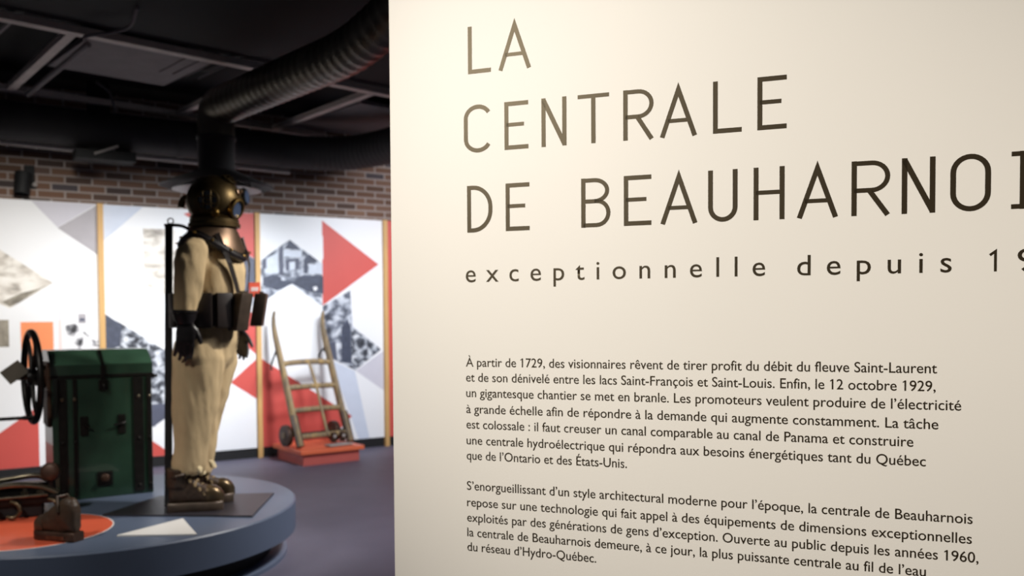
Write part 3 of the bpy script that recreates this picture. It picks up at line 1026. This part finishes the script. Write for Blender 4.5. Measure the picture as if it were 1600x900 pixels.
# opened round face-window door on its hinge, seen nearly edge-on
c0 = q(0.263, 1.842, 0.05)
dd = Vector((0.93, -0.36, 0.05)).normalized()
bm = newbm(); lathe(bm, [(.052, -0.012), (.055, 0.0), (.052, 0.012), (.040, 0.014)], c0, dd, 28); door = obj('window_door', bm, M['iron'], helm, smooth=True)
bm = newbm(); lathe(bm, [(.040, 0.015), (.040, 0.018)], c0, dd, 28); obj('door_glass', bm, M['blueglass'], helm, smooth=True)
bm = newbm(); tube(bm, [HC + F * 0.13 + LF * 0.07 + UP * 0.03, c0 - dd * 0.008], 0.013, 8); obj('hinge', bm, M['tin'], helm, smooth=True)
# brass fittings: wing nut, air inlet at the back, exhaust valve
bm = newbm(); c1 = HC + F * 0.148 + UP * 0.062; lathe(bm, [(.022, -0.02), (.022, 0.012), (.014, 0.016), (.012, 0.03)], c1, F + UP * 0.3, 16); obx = obj('wing_nut', bm, M['tin'], helm, smooth=True)
bm = newbm(); tube(bm, spline([HC - F * 0.14 + UP * 0.03, HC - F * 0.185 + UP * 0.035, HC - F * 0.205 + UP * 0.01, HC - F * 0.21 - UP * 0.02], 4), [0.020] * 13, 12); obj('air_inlet', bm, M['copper'], helm, smooth=True)
bm = newbm(); d2 = (F * 0.45 - LF * 0.8 - UP * 0.45).normalized(); lathe(bm, [(.024, 0.0), (.024, 0.02), (.017, 0.026), (.017, 0.036)], HC + d2 * 0.148, d2, 16); obj('exhaust_valve', bm, M['brass'], helm, smooth=True)

# --- harness straps from the shoulders down to the belt
for sd, ez in ((-1, 0), (1, 0)):
    pts = []
    for k in range(9):
        u_ = k / 8
        th = R(-50 + 36 * u_) * (1 if sd < 0 else -1)
        z = 1.605 - 0.340 * u_
        a = 0.166 + 0.040 * min(1, u_ * 2.2)
        b_ = 0.205 + 0.035 * min(1, u_ * 2)
        pts.append(Vector((0.080 - 0.016 * u_, 0, z)) + F * a * math.cos(th) + LF * b_ * math.sin(th))
    bm = newbm()
    rr = []
    for i, p in enumerate(pts):
        t = (pts[min(i + 1, 8)] - pts[max(i - 1, 0)]).normalized()
        out = (p - Vector((0.08, 0, p.z))).normalized()
        s = t.cross(out).normalized()
        rr.append([p + s * .014 + out * .004, p - s * .014 + out * .004, p - s * .014 - out * .002, p + s * .014 - out * .002])
    loft(bm, rr)
    obj('harness_strap', bm, M['belt'], ds)

# --- lead-soled boots
def boot(name, base, toe, parent, k=1.0, shaft=True, fl=0.0, hts=None, kit=('leather', 'lead', 'toecap')):
    """base: heel point on the ground; toe: direction"""
    t = Vector(toe).normalized(); s = Vector((-t.y, t.x, 0)); b0 = Vector(base)
    P = lambda a, c, z: b0 + (t * a + s * c) * k + UP * z * k
    prof = [(0.0, .036), (.02, .044), (.07, .046), (.12, .043), (.18, .050), (.24, .054), (.28, .046), (.305, .024)]

    def ol(g, z):
        L = [P(a, w_ + g, z) for a, w_ in prof]; Rr = [P(a, -w_ - g, z) for a, w_ in reversed(prof)]
        return L + Rr
    b = newbm(); loft(b, [ol(.006 - fl, 0), ol(.010 - fl, .010), ol(.010 - fl, .046), ol(.005 - fl, .052)])
    sole = obj('sole', b, M[kit[1]], parent, smooth=True)
    b = newbm()
    secs = [(.006, .030, .16), (.03, .041, .20), (.07, .044, .205), (.105, .043, .185), (.14, .044, .145), (.18, .048, .118), (.22, .051, .100), (.25, .050, .088)]
    if hts:
        secs = [(a, hw, z) for (a, hw, _), z in zip(secs, hts)]
    rings = []
    for a, hw, hh in secs:
        r_ = []
        for i in range(16):
            th = 2 * PI * i / 16
            y_, z_ = math.cos(th), math.sin(th)
            r_.append(P(a, hw * math.copysign(abs(y_) ** .7, y_), .042 + hh * .5 * (1 + math.copysign(abs(z_) ** .8, z_)) - .0))
        rings.append(r_)
    loft(b, rings)
    if shaft:
        tube(b, [P(.055, 0, .14), P(.058, 0, .20), P(.060, 0, .25)], [.062 * k, .066 * k, .07 * k], 18)
    up_ = remeshed('upper', b, M[kit[0]], parent, voxel=0.008, smooth_it=4, fold=0.004, fscale=(20, 20, 20))
    b = newbm()
    rings = []
    for a, hw, hh in ((.215, .053, .108), (.238, .056, .110), (.264, .053, .103), (.287, .043, .088), (.304, .027, .066), (.312, .010, .046)):
        r_ = []
        for i in range(16):
            th = 2 * PI * i / 16
            y_, z_ = math.cos(th), math.sin(th)
            r_.append(P(a, hw * math.copysign(abs(y_) ** .75, y_), .036 + hh * .5 * (1 + math.copysign(abs(z_) ** .8, z_))))
        rings.append(r_)
    loft(b, rings)
    obj('toe_cap', b, M[kit[2]], parent, smooth=True)
    return P


for nm, base, toe in (('boot', q(-0.195, 0, -0.10), (1, -0.10, 0)), ('boot', q(-0.125, 0, 0.105), (1, -0.02, 0))):
    base.z = 0.0
    bt = bpy.data.objects.new
    # each boot: upper as the part, sole, toe cap and laces below it
    P = boot('boot', base, toe, ds)
    b = newbm()
    for k in range(5):
        a, z = .10 + .026 * k, .215 - .026 * k
        tube(b, [P(a, .048, z - .02), P(a + .012, .02, z + .012), P(a + .006, -.02, z + .012), P(a, -.048, z - .02)], 0.0075, 8)
        tube(b, [P(a - .006, -.046, z - .008), P(a + .014, 0, z + .016), P(a + .012, .046, z - .03)], 0.0065, 8)
    obj('lacing', b, M['lace'], ds, smooth=True)
    b = newbm()
    tube(b, spline([P(.0, .0, .19), P(.055, .082, .215), P(.125, .03, .225), P(.135, -.01, .225), P(.06, -.082, .215), P(.0, .0, .19)], 6), 0.009, 8)
    obj('ankle_strap', b, M['leather'], ds, smooth=True)
    b = newbm()
    tube(b, spline([P(.11, -.01, .235), P(.15, -.035, .265), P(.175, -.03, .235), P(.13, -.01, .225), P(.17, .03, .24), P(.19, .035, .20)], 5), [0.021] * 26, 8)
    obj('lace_bow', b, M['canvas_pale'], ds, smooth=True)

# ------------------------------------------------------------------ green pump box with hand wheel
PX = Vector((-2.336, 5.791, 0.3302))     # lower right front corner
PW, PD, PH = 0.592, 0.45, 0.93
pb = thing('pump_box', 'tall dark green wooden air pump box with sloped lid and black hand wheel', 'air pump', PX - PU * (PW / 2 - 0.008), PROT)
hw = PW / 2
bm = newbm(); box(bm, -hw + .006, hw - .006, 0.004, PD, 0.0, 0.77, bevel=0.006); obj('cabinet', bm, M['green'], pb, smooth=False)
bm = newbm()
# lid: side profile (depth, height) with a sloped front
prof = [(0.0, 0.775), (0.0, 0.842), (0.16, 0.930), (PD - 0.02, 0.930), (PD, 0.90), (PD, 0.775)]
a = [bm.verts.new((-hw, y, z)) for y, z in prof]; b = [bm.verts.new((hw, y, z)) for y, z in prof]
bm.faces.new(a); bm.faces.new(list(reversed(b)))
for i in range(len(prof)):
    bm.faces.new((a[i], b[i], b[(i + 1) % len(prof)], a[(i + 1) % len(prof)]))
for f in bm.faces:
    f.material_index = 0
bm.normal_update()
for f in bm.faces:
    c_ = f.calc_center_median()
    if abs(c_.z - 0.886) < 0.02 and c_.y < 0.1 or c_.z > 0.925:
        f.material_index = 1  # lighter green on the lid's slope and top faces
lid = obj('lid', bm, [M['green'], M['greenlid']], pb)
for xs, w_ in ((-0.235, .022), (-0.165, .010), (0.205, .030), (0.272, .014)):
    bm = newbm(); box(bm, xs - w_, xs + w_, -0.008, 0.006, 0.02, 0.755, bevel=0.002); obj('iron_strap', bm, M['iron'], pb)
    for z in (0.06, 0.36, 0.63):
        bm = newbm(); lathe(bm, [(.011, 0), (.010, .006), (.004, .009)], (xs, -0.008, z), (0, -1, 0), 12); obj('bolt', bm, M['steel'] if z > .5 else M['iron'], pb, smooth=True)
bm = newbm(); box(bm, -hw - .001, hw + .001, -0.006, 0.01, 0.762, 0.780, bevel=0.002); obj('lid_rail', bm, M['iron'], pb)
bm = newbm(); box(bm, 0.0 - .014, .014, -0.012, 0.004, 0.70, 0.835, bevel=0.003); box(bm, -.028, .028, -0.016, 0.004, 0.68, 0.745, bevel=0.004)
torus(bm, (0, -0.022, 0.70), (1, 0, 0), 0.018, 0.005, 20, 8); obj('hasp', bm, M['iron'], pb)
bm = newbm(); obox(bm, (0.0, 0.062, 0.882), (0, 0.845, 0.535), (1, 0, 0), (0, -0.535, 0.845), 0.085, 0.010, 0.004, bevel=0.002); obj('lid_strap', bm, M['iron'], pb)
for xs in (-0.115, 0.105):
    bm = newbm(); box(bm, xs - .022, xs + .022, -0.006, 0.006, 0.40, 0.52, bevel=0.003)
    tube(bm, [(xs - .05 if xs > 0 else xs + .03, -0.02, 0.455), (xs, -0.02, 0.465), (xs + .02, -0.006, 0.47)], 0.008, 8); obj('latch', bm, M['iron'], pb)
bm = newbm(); box(bm, -.045, .045, -0.006, 0.006, 0.075, 0.165, bevel=0.004); obj('plug_plate', bm, M['iron'], pb)
bm = newbm(); lathe(bm, [(.026, 0), (.026, .012), (.018, .02), (.018, .032), (.006, .036)], (0.0, -0.006, 0.125), (0, -1, 0), 18); obj('drain_plug', bm, M['rust'], pb, smooth=True)
bm = newbm(); lathe(bm, [(.016, 0), (.016, .02), (.010, .024), (.010, .04)], (hw, 0.06, 0.755), (1, 0, 0), 14); obj('side_knob', bm, M['iron'], pb, smooth=True)
for z in (0.26, 0.5):
    bm = newbm(); lathe(bm, [(.012, 0), (.012, .012), (.005, .014)], (hw - .006, 0.08, z), (1, 0, 0), 12); obj('bolt', bm, M['iron'], pb, smooth=True)
# bearing plate, axle, wheel
WCX, WCY, WCZ, WR = -hw - 0.085, 0.16, 0.770, 0.298
bm = newbm(); box(bm, -hw - .016, -hw + .006, 0.04, 0.30, 0.46, 0.86, bevel=0.006); lathe(bm, [(.07, 0), (.07, .02), (.045, .03)], (-hw - .01, WCY, WCZ), (-1, 0, 0), 24); obj('bearing_plate', bm, M['rust'], pb)
bm = newbm(); lathe(bm, [(.019, 0), (.019, .17), (.012, .18)], (-hw, WCY, WCZ), (-1, 0, 0), 16); obj('axle', bm, M['steel'], pb, smooth=True)
bm = newbm(); torus(bm, (WCX, WCY, WCZ), (1, 0.08, 0), WR - .02, 0.020, 64, 12)
wheel = obj('hand_wheel', bm, M['iron'], pb, smooth=True)
bm = newbm(); lathe(bm, [(.042, -.03), (.048, -.02), (.048, .02), (.042, .03)], (WCX, WCY, WCZ), (1, 0, 0), 24); obj('hub', bm, M['iron'], wheel, smooth=True)
for k in range(6):
    a = 2 * PI * k / 6 + .3
    pts = []
    for j in range(6):
        rr = .04 + (WR - .06) * j / 5; aa = a + .35 * (j / 5) ** 2 - .1
        pts.append((WCX - 0.08 * rr * math.sin(aa), WCY + rr * math.sin(aa), WCZ + rr * math.cos(aa)))
    bm = newbm(); tube(bm, pts, [.015, .014, .013, .012, .012, .013], 10); obj('spoke', bm, M['iron'], wheel, smooth=True)
bm = newbm(); lathe(bm, [(.014, -.03), (.014, .05), (.011, .06), (.011, .36)], (WCX, WCY, WCZ - WR + .045), (-1, 0, 0), 14); obj('crank_handle', bm, M['iron'], wheel, smooth=True)
bm = newbm(); obox(bm, (WCX - .10, WCY - .05, WCZ + .035), (.8, 0, .6), (0, 1, 0), (-.6, 0, .8), .062, .004, .048, bevel=0.002); o = obj('metal_tag', bm, M['greyplate'], pb); o['label'] = 'small grey metal plate hanging by the wheel'
bm = newbm(); tube(bm, [(WCX - .03, WCY, WCZ), (WCX - .06, WCY - .03, WCZ + .0), (WCX - .10, WCY - .045, WCZ + .03)], .009, 8); obj('tag_arm', bm, M['rust'], pb, smooth=True)

# ------------------------------------------------------------------ loose diving boot on the orange disc
sb = thing('loose_boot', 'worn dark brown lead-soled diving boot standing alone on the orange disc', 'boot', (-2.20, 4.505, 0.3315), math.atan2(0.09, -0.27))
boot('boot', (0, 0, 0), (1, 0, 0), sb, k=0.88, shaft=False, fl=0.007, hts=(.17, .205, .21, .20, .175, .145, .115, .095), kit=('leather', 'rust', 'leather'))
bm = newbm(); tube(bm, [(.075, -.046, .15), (.10, -.03, .225), (.105, .03, .225), (.085, .047, .15)], .009, 8); obj('strap', bm, M['leather'], sb, smooth=True)
bm = newbm(); box(bm, .05, .20, .0400, .0470, .008, .030, bevel=0.002); obj('sole_edge_plate', bm, M['steel'], sb)

# ------------------------------------------------------------------ iron mechanism at the left edge of the platform
MB0 = Vector((-2.765, 5.085, 0.3315))
mk = thing('iron_mechanism', 'low dark oily iron mechanism with hooks lying on the platform at the left edge', 'machine part', MB0, R(25))
bm = newbm(); box(bm, -0.75, 0.16, -0.045, 0.045, 0.075, 0.120, bevel=0.008); frame_ = obj('frame_bar', bm, M['iron'], mk)
bm = newbm(); box(bm, -0.75, 0.12, 0.10, 0.20, 0.08, 0.175, bevel=0.008); obj('frame_bar', bm, M['iron'], mk)
bm = newbm(); box(bm, -0.75, 0.07, -0.03, 0.22, 0.0, 0.085, bevel=0.012); obj('bed_plate', bm, M['black'], mk)
bm = newbm(); tube(bm, spline([(-0.75, -0.02, 0.165), (-0.3, -0.02, 0.17), (-0.08, -0.01, 0.185), (0.06, 0.0, 0.165), (0.15, 0.0, 0.12)], 6), 0.019, 12); obj('rod', bm, M['steel'], mk, smooth=True)
bm = newbm(); tube(bm, spline([(-0.75, 0.06, 0.195), (-0.2, 0.06, 0.205), (0.02, 0.05, 0.225), (0.10, 0.04, 0.20)], 6), 0.016, 12); obj('rod', bm, M['steel'], mk, smooth=True)
bm = newbm(); tube(bm, [(-0.75, -0.052, 0.112), (0.10, -0.052, 0.126)], 0.009, 10); obj('rod', bm, M['steel'], mk, smooth=True)
bm = newbm(); lathe(bm, [(.045, -.03), (.052, -.02), (.052, .02), (.040, .03), (.026, .034)], (0.115, 0.02, 0.245), (-0.3, -1, 0.2), 24); obj('round_cap', bm, M['rust'], mk, smooth=True)
bm = newbm(); tube(bm, [(0.115, 0.02, 0.21), (0.12, 0.02, 0.10)], .022, 12); obj('cap_stem', bm, M['iron'], mk, smooth=True)
for xs in (-0.34, -0.20, -0.085, 0.105):
    bm = newbm(); tube(bm, spline([(xs, -0.05, 0.10), (xs + .035, -0.075, 0.085), (xs + .045, -0.085, 0.045), (xs + .015, -0.085, 0.016), (xs - .02, -0.08, 0.022)], 5), [.012] * 21, 10)
    obj('hook', bm, M['toecap'], mk, smooth=True)
for xs in (-0.45, -0.02, 0.06):
    bm = newbm(); lathe(bm, [(.022, 0), (.022, .02), (.012, .026), (.012, .045)], (xs, 0.0, 0.12), (0, 0, 1), 6); obj('nut', bm, M['steel'], mk)

# ------------------------------------------------------------------ hand truck on its plinth
PLC = Vector((-2.056, 8.755, 0))      # near lower corner
pu = Vector((math.sin(R(53)), math.cos(R(53)), 0)); pvv = Vector((-pu.y, pu.x, 0))
plt = thing('display_plinth', 'low orange-red square plinth with overhanging top under the hand truck', 'plinth', PLC + pu * 0.305 + pvv * 0.315, math.atan2(pu.y, pu.x))
bm = newbm(); box(bm, -0.305, 0.305, -0.315, 0.315, 0, 0.115, bevel=0.003); obj('plinth_body', bm, M['plinthside'], plt)
bm = newbm(); box(bm, -0.345, 0.345, -0.355, 0.355, 0.115, 0.158, bevel=0.006); obj('plinth_top', bm, M['plinth'], plt)

tu = Vector((math.sin(R(47)), math.cos(R(47)), 0))
TO = Vector((-1.900, 9.044, 0))
ht = thing('hand_truck', 'old wooden two-wheeled hand truck leaning upright on the orange-red plinth', 'hand truck', (TO.x, TO.y, 0.166), math.atan2(tu.y, tu.x))
LEAN = 0.42                          # runs back towards the panel
TH = 1.40


def tp(x, z, off=0.0):
    return Vector((x, LEAN * z + off, z))


for sd in (-1, 1):
    x0, x1 = 0.290 * sd, 0.286 * sd
    bm = newbm()
    pts = [tp(x0, 0.015, -0.02), tp(x0 * 0.995, 0.30), tp(x0 * 0.985, 0.7), tp(x1, 0.98), tp(x1, 1.12, 0.0), tp(x1, 1.22, -0.015), tp(x1, 1.30, -0.045), tp(x1 - .0, 1.36, -0.09)]
    wx = [.031, .030, .029, .028, .026, .023, .019, .015]
    wy = [.046, .046, .044, .040, .036, .028, .021, .015]
    rings = []
    for p, a_, b_ in zip(pts, wx, wy):
        rings.append(ell(p, Vector((a_, 0, 0)), Vector((0, b_, -b_ * LEAN)), 14))
    loft(bm, rings); obj('side_rail', bm, M['oldwood'], ht, smooth=True)
    bm = newbm(); obox(bm, tp(x0, 0.17, -0.034), (1, 0, 0), (0, 1, -LEAN), (0, LEAN, 1), .034, .014, .165, bevel=0.004); obj('rail_shoe', bm, M['lead'], ht)
    bm = newbm(); lathe(bm, [(.03, -.028), (.105, -.024), (.11, 0), (.105, .024), (.03, .028)], (0.215 * sd if sd > 0 else -0.335, 0.185, 0.112), (1, 0, 0), 32)
    wh = obj('wheel', bm, M['rust'], ht, smooth=True)
    bm = newbm(); lathe(bm, [(.028, -.036), (.034, -.03), (.034, .03), (.028, .036)], (0.215 * sd if sd > 0 else -0.335, 0.185, 0.112), (1, 0, 0), 20); obj('hub', bm, M['toecap'], wh, smooth=True)
    # steel stays sticking out at the back of each rail
    bm = newbm()
    if sd < 0:
        tube(bm, spline([tp(x0, 0.98, 0.02), tp(x0 - .05, 0.90, 0.02), tp(x0 - .11, 0.80, 0.02), tp(x0 - .10, 0.77, 0.02)], 4), .010, 8)
    else:
        tube(bm, spline([tp(x0, 0.99, 0.02), tp(x0 - .08, 0.93, 0.03), tp(x0 - .115, 0.86, 0.03), tp(x0 - .09, 0.815, 0.02)], 4), .010, 8)
    obj('stay', bm, M['iron'], ht, smooth=True)
for z, bow in ((0.825, .014), (0.585, .006), (0.36, .004), (0.105, .0)):
    bm = newbm()
    pts = [tp(-0.275 + 0.55 * k / 8, z + bow * (1 - (2 * k / 8 - 1) ** 2), -0.004) for k in range(9)]
    loft(bm, [ell(p, Vector((0, .026, -.026 * LEAN)), Vector((0, LEAN * .026, .026)), 12) for p in pts]); obj('cross_rail', bm, M['oldwood'], ht, smooth=True)
bm = newbm(); tube(bm, spline([tp(0.02, 0.83, -.02), tp(0.035, 0.585, -.034), tp(0.035, 0.36, -.034), tp(0.04, 0.11, -.034)], 5), .015, 8); obj('centre_bar', bm, M['oldwood'], ht, smooth=True)
bm = newbm(); lathe(bm, [(.016, -.33), (.016, .33)], (0.0, 0.185, 0.112), (1, 0, 0), 12); obj('axle', bm, M['iron'], ht, smooth=True)
bm = newbm(); box(bm, -0.02, 0.25, -0.13, -0.02, 0.001, 0.014, bevel=0.003); obj('toe_plate', bm, M['palemetal'], ht)
for xs in (0.10, 0.205):
    bm = newbm(); obox(bm, (xs, -0.0, 0.075), (1, 0, 0), (0, 1, 0), (0, 0, 1), .026, .02, .05, bevel=0.006); obj('axle_bracket', bm, M['rust'], ht)
    bm = newbm(); lathe(bm, [(.016, 0), (.016, .01), (.008, .014)], (xs, -0.02, 0.085), (0, -1, 0), 12); obj('bolt', bm, M['palemetal'], ht, smooth=True)

# ------------------------------------------------------------------ ducts
def ribbed(pts, r, pitch, depth, n=24):
    P = [Vector(p) for p in pts]
    out, rad, acc = [], [], 0.0
    L = [0.0]
    for a, b in zip(P[:-1], P[1:]):
        L.append(L[-1] + (b - a).length)
    tot = L[-1]
    k = int(tot / (pitch / 4))
    j = 0
    for i in range(k + 1):
        d = tot * i / k
        while j < len(L) - 2 and L[j + 1] < d:
            j += 1
        t = (d - L[j]) / max(L[j + 1] - L[j], 1e-9)
        out.append(P[j].lerp(P[j + 1], t))
        rad.append(r + (depth if i % 4 == 0 else 0.0))
    b = newbm()
    tube(b, out, rad, n)
    return b


sd_ = thing('sloping_duct', 'ribbed metal duct from the upper right with a flared outlet above the helmet', 'air duct', (-2.30, 7.05, 2.50))
o0 = Vector((-2.30, 7.05, 2.50))
ax = [Vector(p) - o0 for p in ((-2.16, 6.905, 3.10), (-1.855, 6.56, 3.10), (-1.45, 6.11, 3.10), (-1.03, 5.645, 3.105), (-0.80, 5.37, 3.15), (-0.58, 5.12, 3.24), (-0.30, 4.82, 3.30))]
obj('ribbed_run', ribbed(spline(ax, 10), 0.138, 0.085, 0.0055), M['galv'], sd_, smooth=True)
bm = newbm(); el_ = spline([(0, 0, 0.36), (0, 0, 0.48), (0.012, -0.013, 0.555), (0.055, -0.058, 0.595), (0.14, -0.145, 0.60)], 6)
tube(bm, el_, 0.141, 28); obj('elbow', bm, M['galv'], sd_, smooth=True)
bm = newbm(); lathe(bm, [(.140, 0.06), (.140, 0.36)], (0, 0, 0), UP, 32); obj('drop_pipe', bm, M['duct'], sd_, smooth=True)
bm = newbm(); lathe(bm, [(.150, 0.35), (.150, 0.375)], (0, 0, 0), UP, 32); obj('joint_ring', bm, M['duct'], sd_, smooth=True)
bm = newbm(); lathe(bm, [(.150, 0.06), (.150, 0.08)], (0, 0, 0), UP, 32); obj('joint_ring', bm, M['duct'], sd_, smooth=True)
bm = newbm(); lathe(bm, [(.142, 0.115), (.18, 0.095), (.30, 0.045), (.42, -0.005), (.43, -0.014), (.42, -0.018), (.30, 0.035), (.18, 0.085), (.142, 0.10)], (0, 0, 0), UP, 48, cap=False); obj('flared_outlet', bm, M['duct'], sd_, smooth=True)
bm = newbm(); lathe(bm, [(.10, 0.05), (.20, 0.01), (.33, -0.035), (.335, -0.042), (.32, -0.044), (.19, 0.0), (.095, 0.04)], (0, 0, 0), UP, 48, cap=False); obj('inner_cone', bm, M['palemetal'], sd_, smooth=True)  # pale colour stands in for panel light on the outlet's underside
for a in (0.4, 0.4 + 2 * PI / 3, 0.4 + 4 * PI / 3):
    bm = newbm(); tube(bm, [(.25 * math.cos(a), .25 * math.sin(a), 0.04), (.25 * math.cos(a), .25 * math.sin(a), -0.02)], .008, 8); obj('cone_hanger', bm, M['duct'], sd_)

wd0 = pan(0.3, 3.15, 0.36)
pts = [pan(s, z, f_) - wd0 for s, z, f_ in ((-4.6, 3.20, .36), (-2.5, 3.185, .36), (-1.0, 3.165, .36), (0.0, 3.15, .36), (0.42, 3.145, .40), (0.72, 3.15, .52), (0.95, 3.17, .75), (1.10, 3.20, 1.05), (1.22, 3.24, 1.45), (1.33, 3.28, 1.9), (1.38, 3.31, 2.8), (1.36, 3.33, 4.2))]
wd = thing('wall_duct', 'thick dark duct running along the top of the brick wall and bending towards the room', 'air duct', wd0)
sp = spline(pts, 8)
bm = newbm(); tube(bm, sp[:34], 0.170, 28); obj('straight_run', bm, M['duct'], wd, smooth=True)
obj('flexible_bend', ribbed(sp[33:], 0.172, 0.06, 0.006), M['duct'], wd, smooth=True)
for i in (9, 17, 26):
    bm = newbm(); t_ = (sp[i + 1] - sp[i]).normalized(); lathe(bm, [(.178, -.02), (.178, .02)], sp[i], t_, 28); obj('joint_ring', bm, M['duct'], wd, smooth=True)

bm = newbm(); tube(bm, [pan(-4.8, 3.07, 0.2), pan(0.30, 2.975, 0.2)], 0.030, 12)
tag(obj('conduit_pipe', bm, M['palemetal'], smooth=True), 'long pale pipe along the brick wall just under the dark duct', 'pipe')

# ------------------------------------------------------------------ spotlight on the brick wall, hanging box
wl0 = pan(-2.10, 2.74, -0.13)
wl = thing('wall_spotlight', 'small dark spotlight on a bracket fixed to the brick wall at left', 'spotlight', wl0, PROT)
bm = newbm(); box(bm, 0.0, 0.085, -0.03, -0.002, -0.07, 0.14, bevel=0.004); obj('bracket', bm, M['black'], wl)
bm = newbm(); tube(bm, [(0.04, -0.03, 0.06), (0.02, -0.10, 0.05), (-0.02, -0.13, 0.01)], .014, 8); obj('arm', bm, M['palemetal'], wl)
bm = newbm(); lathe(bm, [(.05, .06), (.072, .05), (.075, 0.0), (.066, -.02), (.066, -.14), (.058, -.145), (.056, -.13)], (-0.02, -0.15, 0.0), (0.12, 0.1, 1), 24); obj('lamp_head', bm, M['black'], wl, smooth=True)
bm = newbm(); lathe(bm, [(.02, 0), (.02, .03), (.014, .036)], (0.075, -0.05, -0.04), (0.3, -1, 0), 14); obj('knob', bm, M['palemetal'], wl, smooth=True)

hb0 = pan(-1.50, 2.93, 0.42)
hb = thing('hanging_box', 'flat dark box hung on a pole below the duct in front of the brick wall', 'ceiling fixture', hb0, PROT)
bm = newbm(); box(bm, -0.25, 0.25, -0.12, 0.12, -0.045, 0.04, bevel=0.006); obj('housing', bm, M['black'], hb)
bm = newbm(); box(bm, -0.13, 0.06, 0.02, 0.06, 0.04, 0.66, bevel=0.004); obj('hanger_plate', bm, M['ceil'], hb)
bm = newbm(); tube(bm, [(-0.10, -0.125, 0.0), (0.10, -0.125, 0.085)], .011, 8); obj('arm', bm, M['palemetal'], hb)
bm = newbm(); tube(bm, spline([(0.08, -0.02, 0.03), (0.09, -0.02, 0.4), (0.085, -0.02, 0.46), (0.05, -0.02, 0.58), (-0.06, -0.02, 0.66)], 6), .011, 8); obj('cable', bm, M['tile'], hb, smooth=True)

cb = [GA + GD * 0.52 + Vector((0, 0, -0.05)), GA + GD * 0.50 - GC * 0.10 + Vector((0, 0, -0.05)), GA + GD * 0.66 - GC * 0.38 + Vector((0, 0, -0.03)), GA + GD * 0.62 - GC * 0.68 + Vector((0, 0, 0.02))]
bm = newbm(); tube(bm, spline(cb, 8), .012, 8); tag(obj('ceiling_cable', bm, M['tile'], smooth=True), 'thin grey cable looping over the first ceiling beam at upper left', 'cable')
bm = newbm(); tube(bm, [GA + GD * 0.56 + GX * 0.08 + Vector((0, 0, -0.05)), GA + GD * 0.56 + GX * 1.9 + Vector((0, 0, -0.05))], .022, 8); tag(obj('ceiling_conduit', bm, M['tile'], smooth=True), 'thin grey conduit beside the leftmost ceiling cross beam', 'pipe')
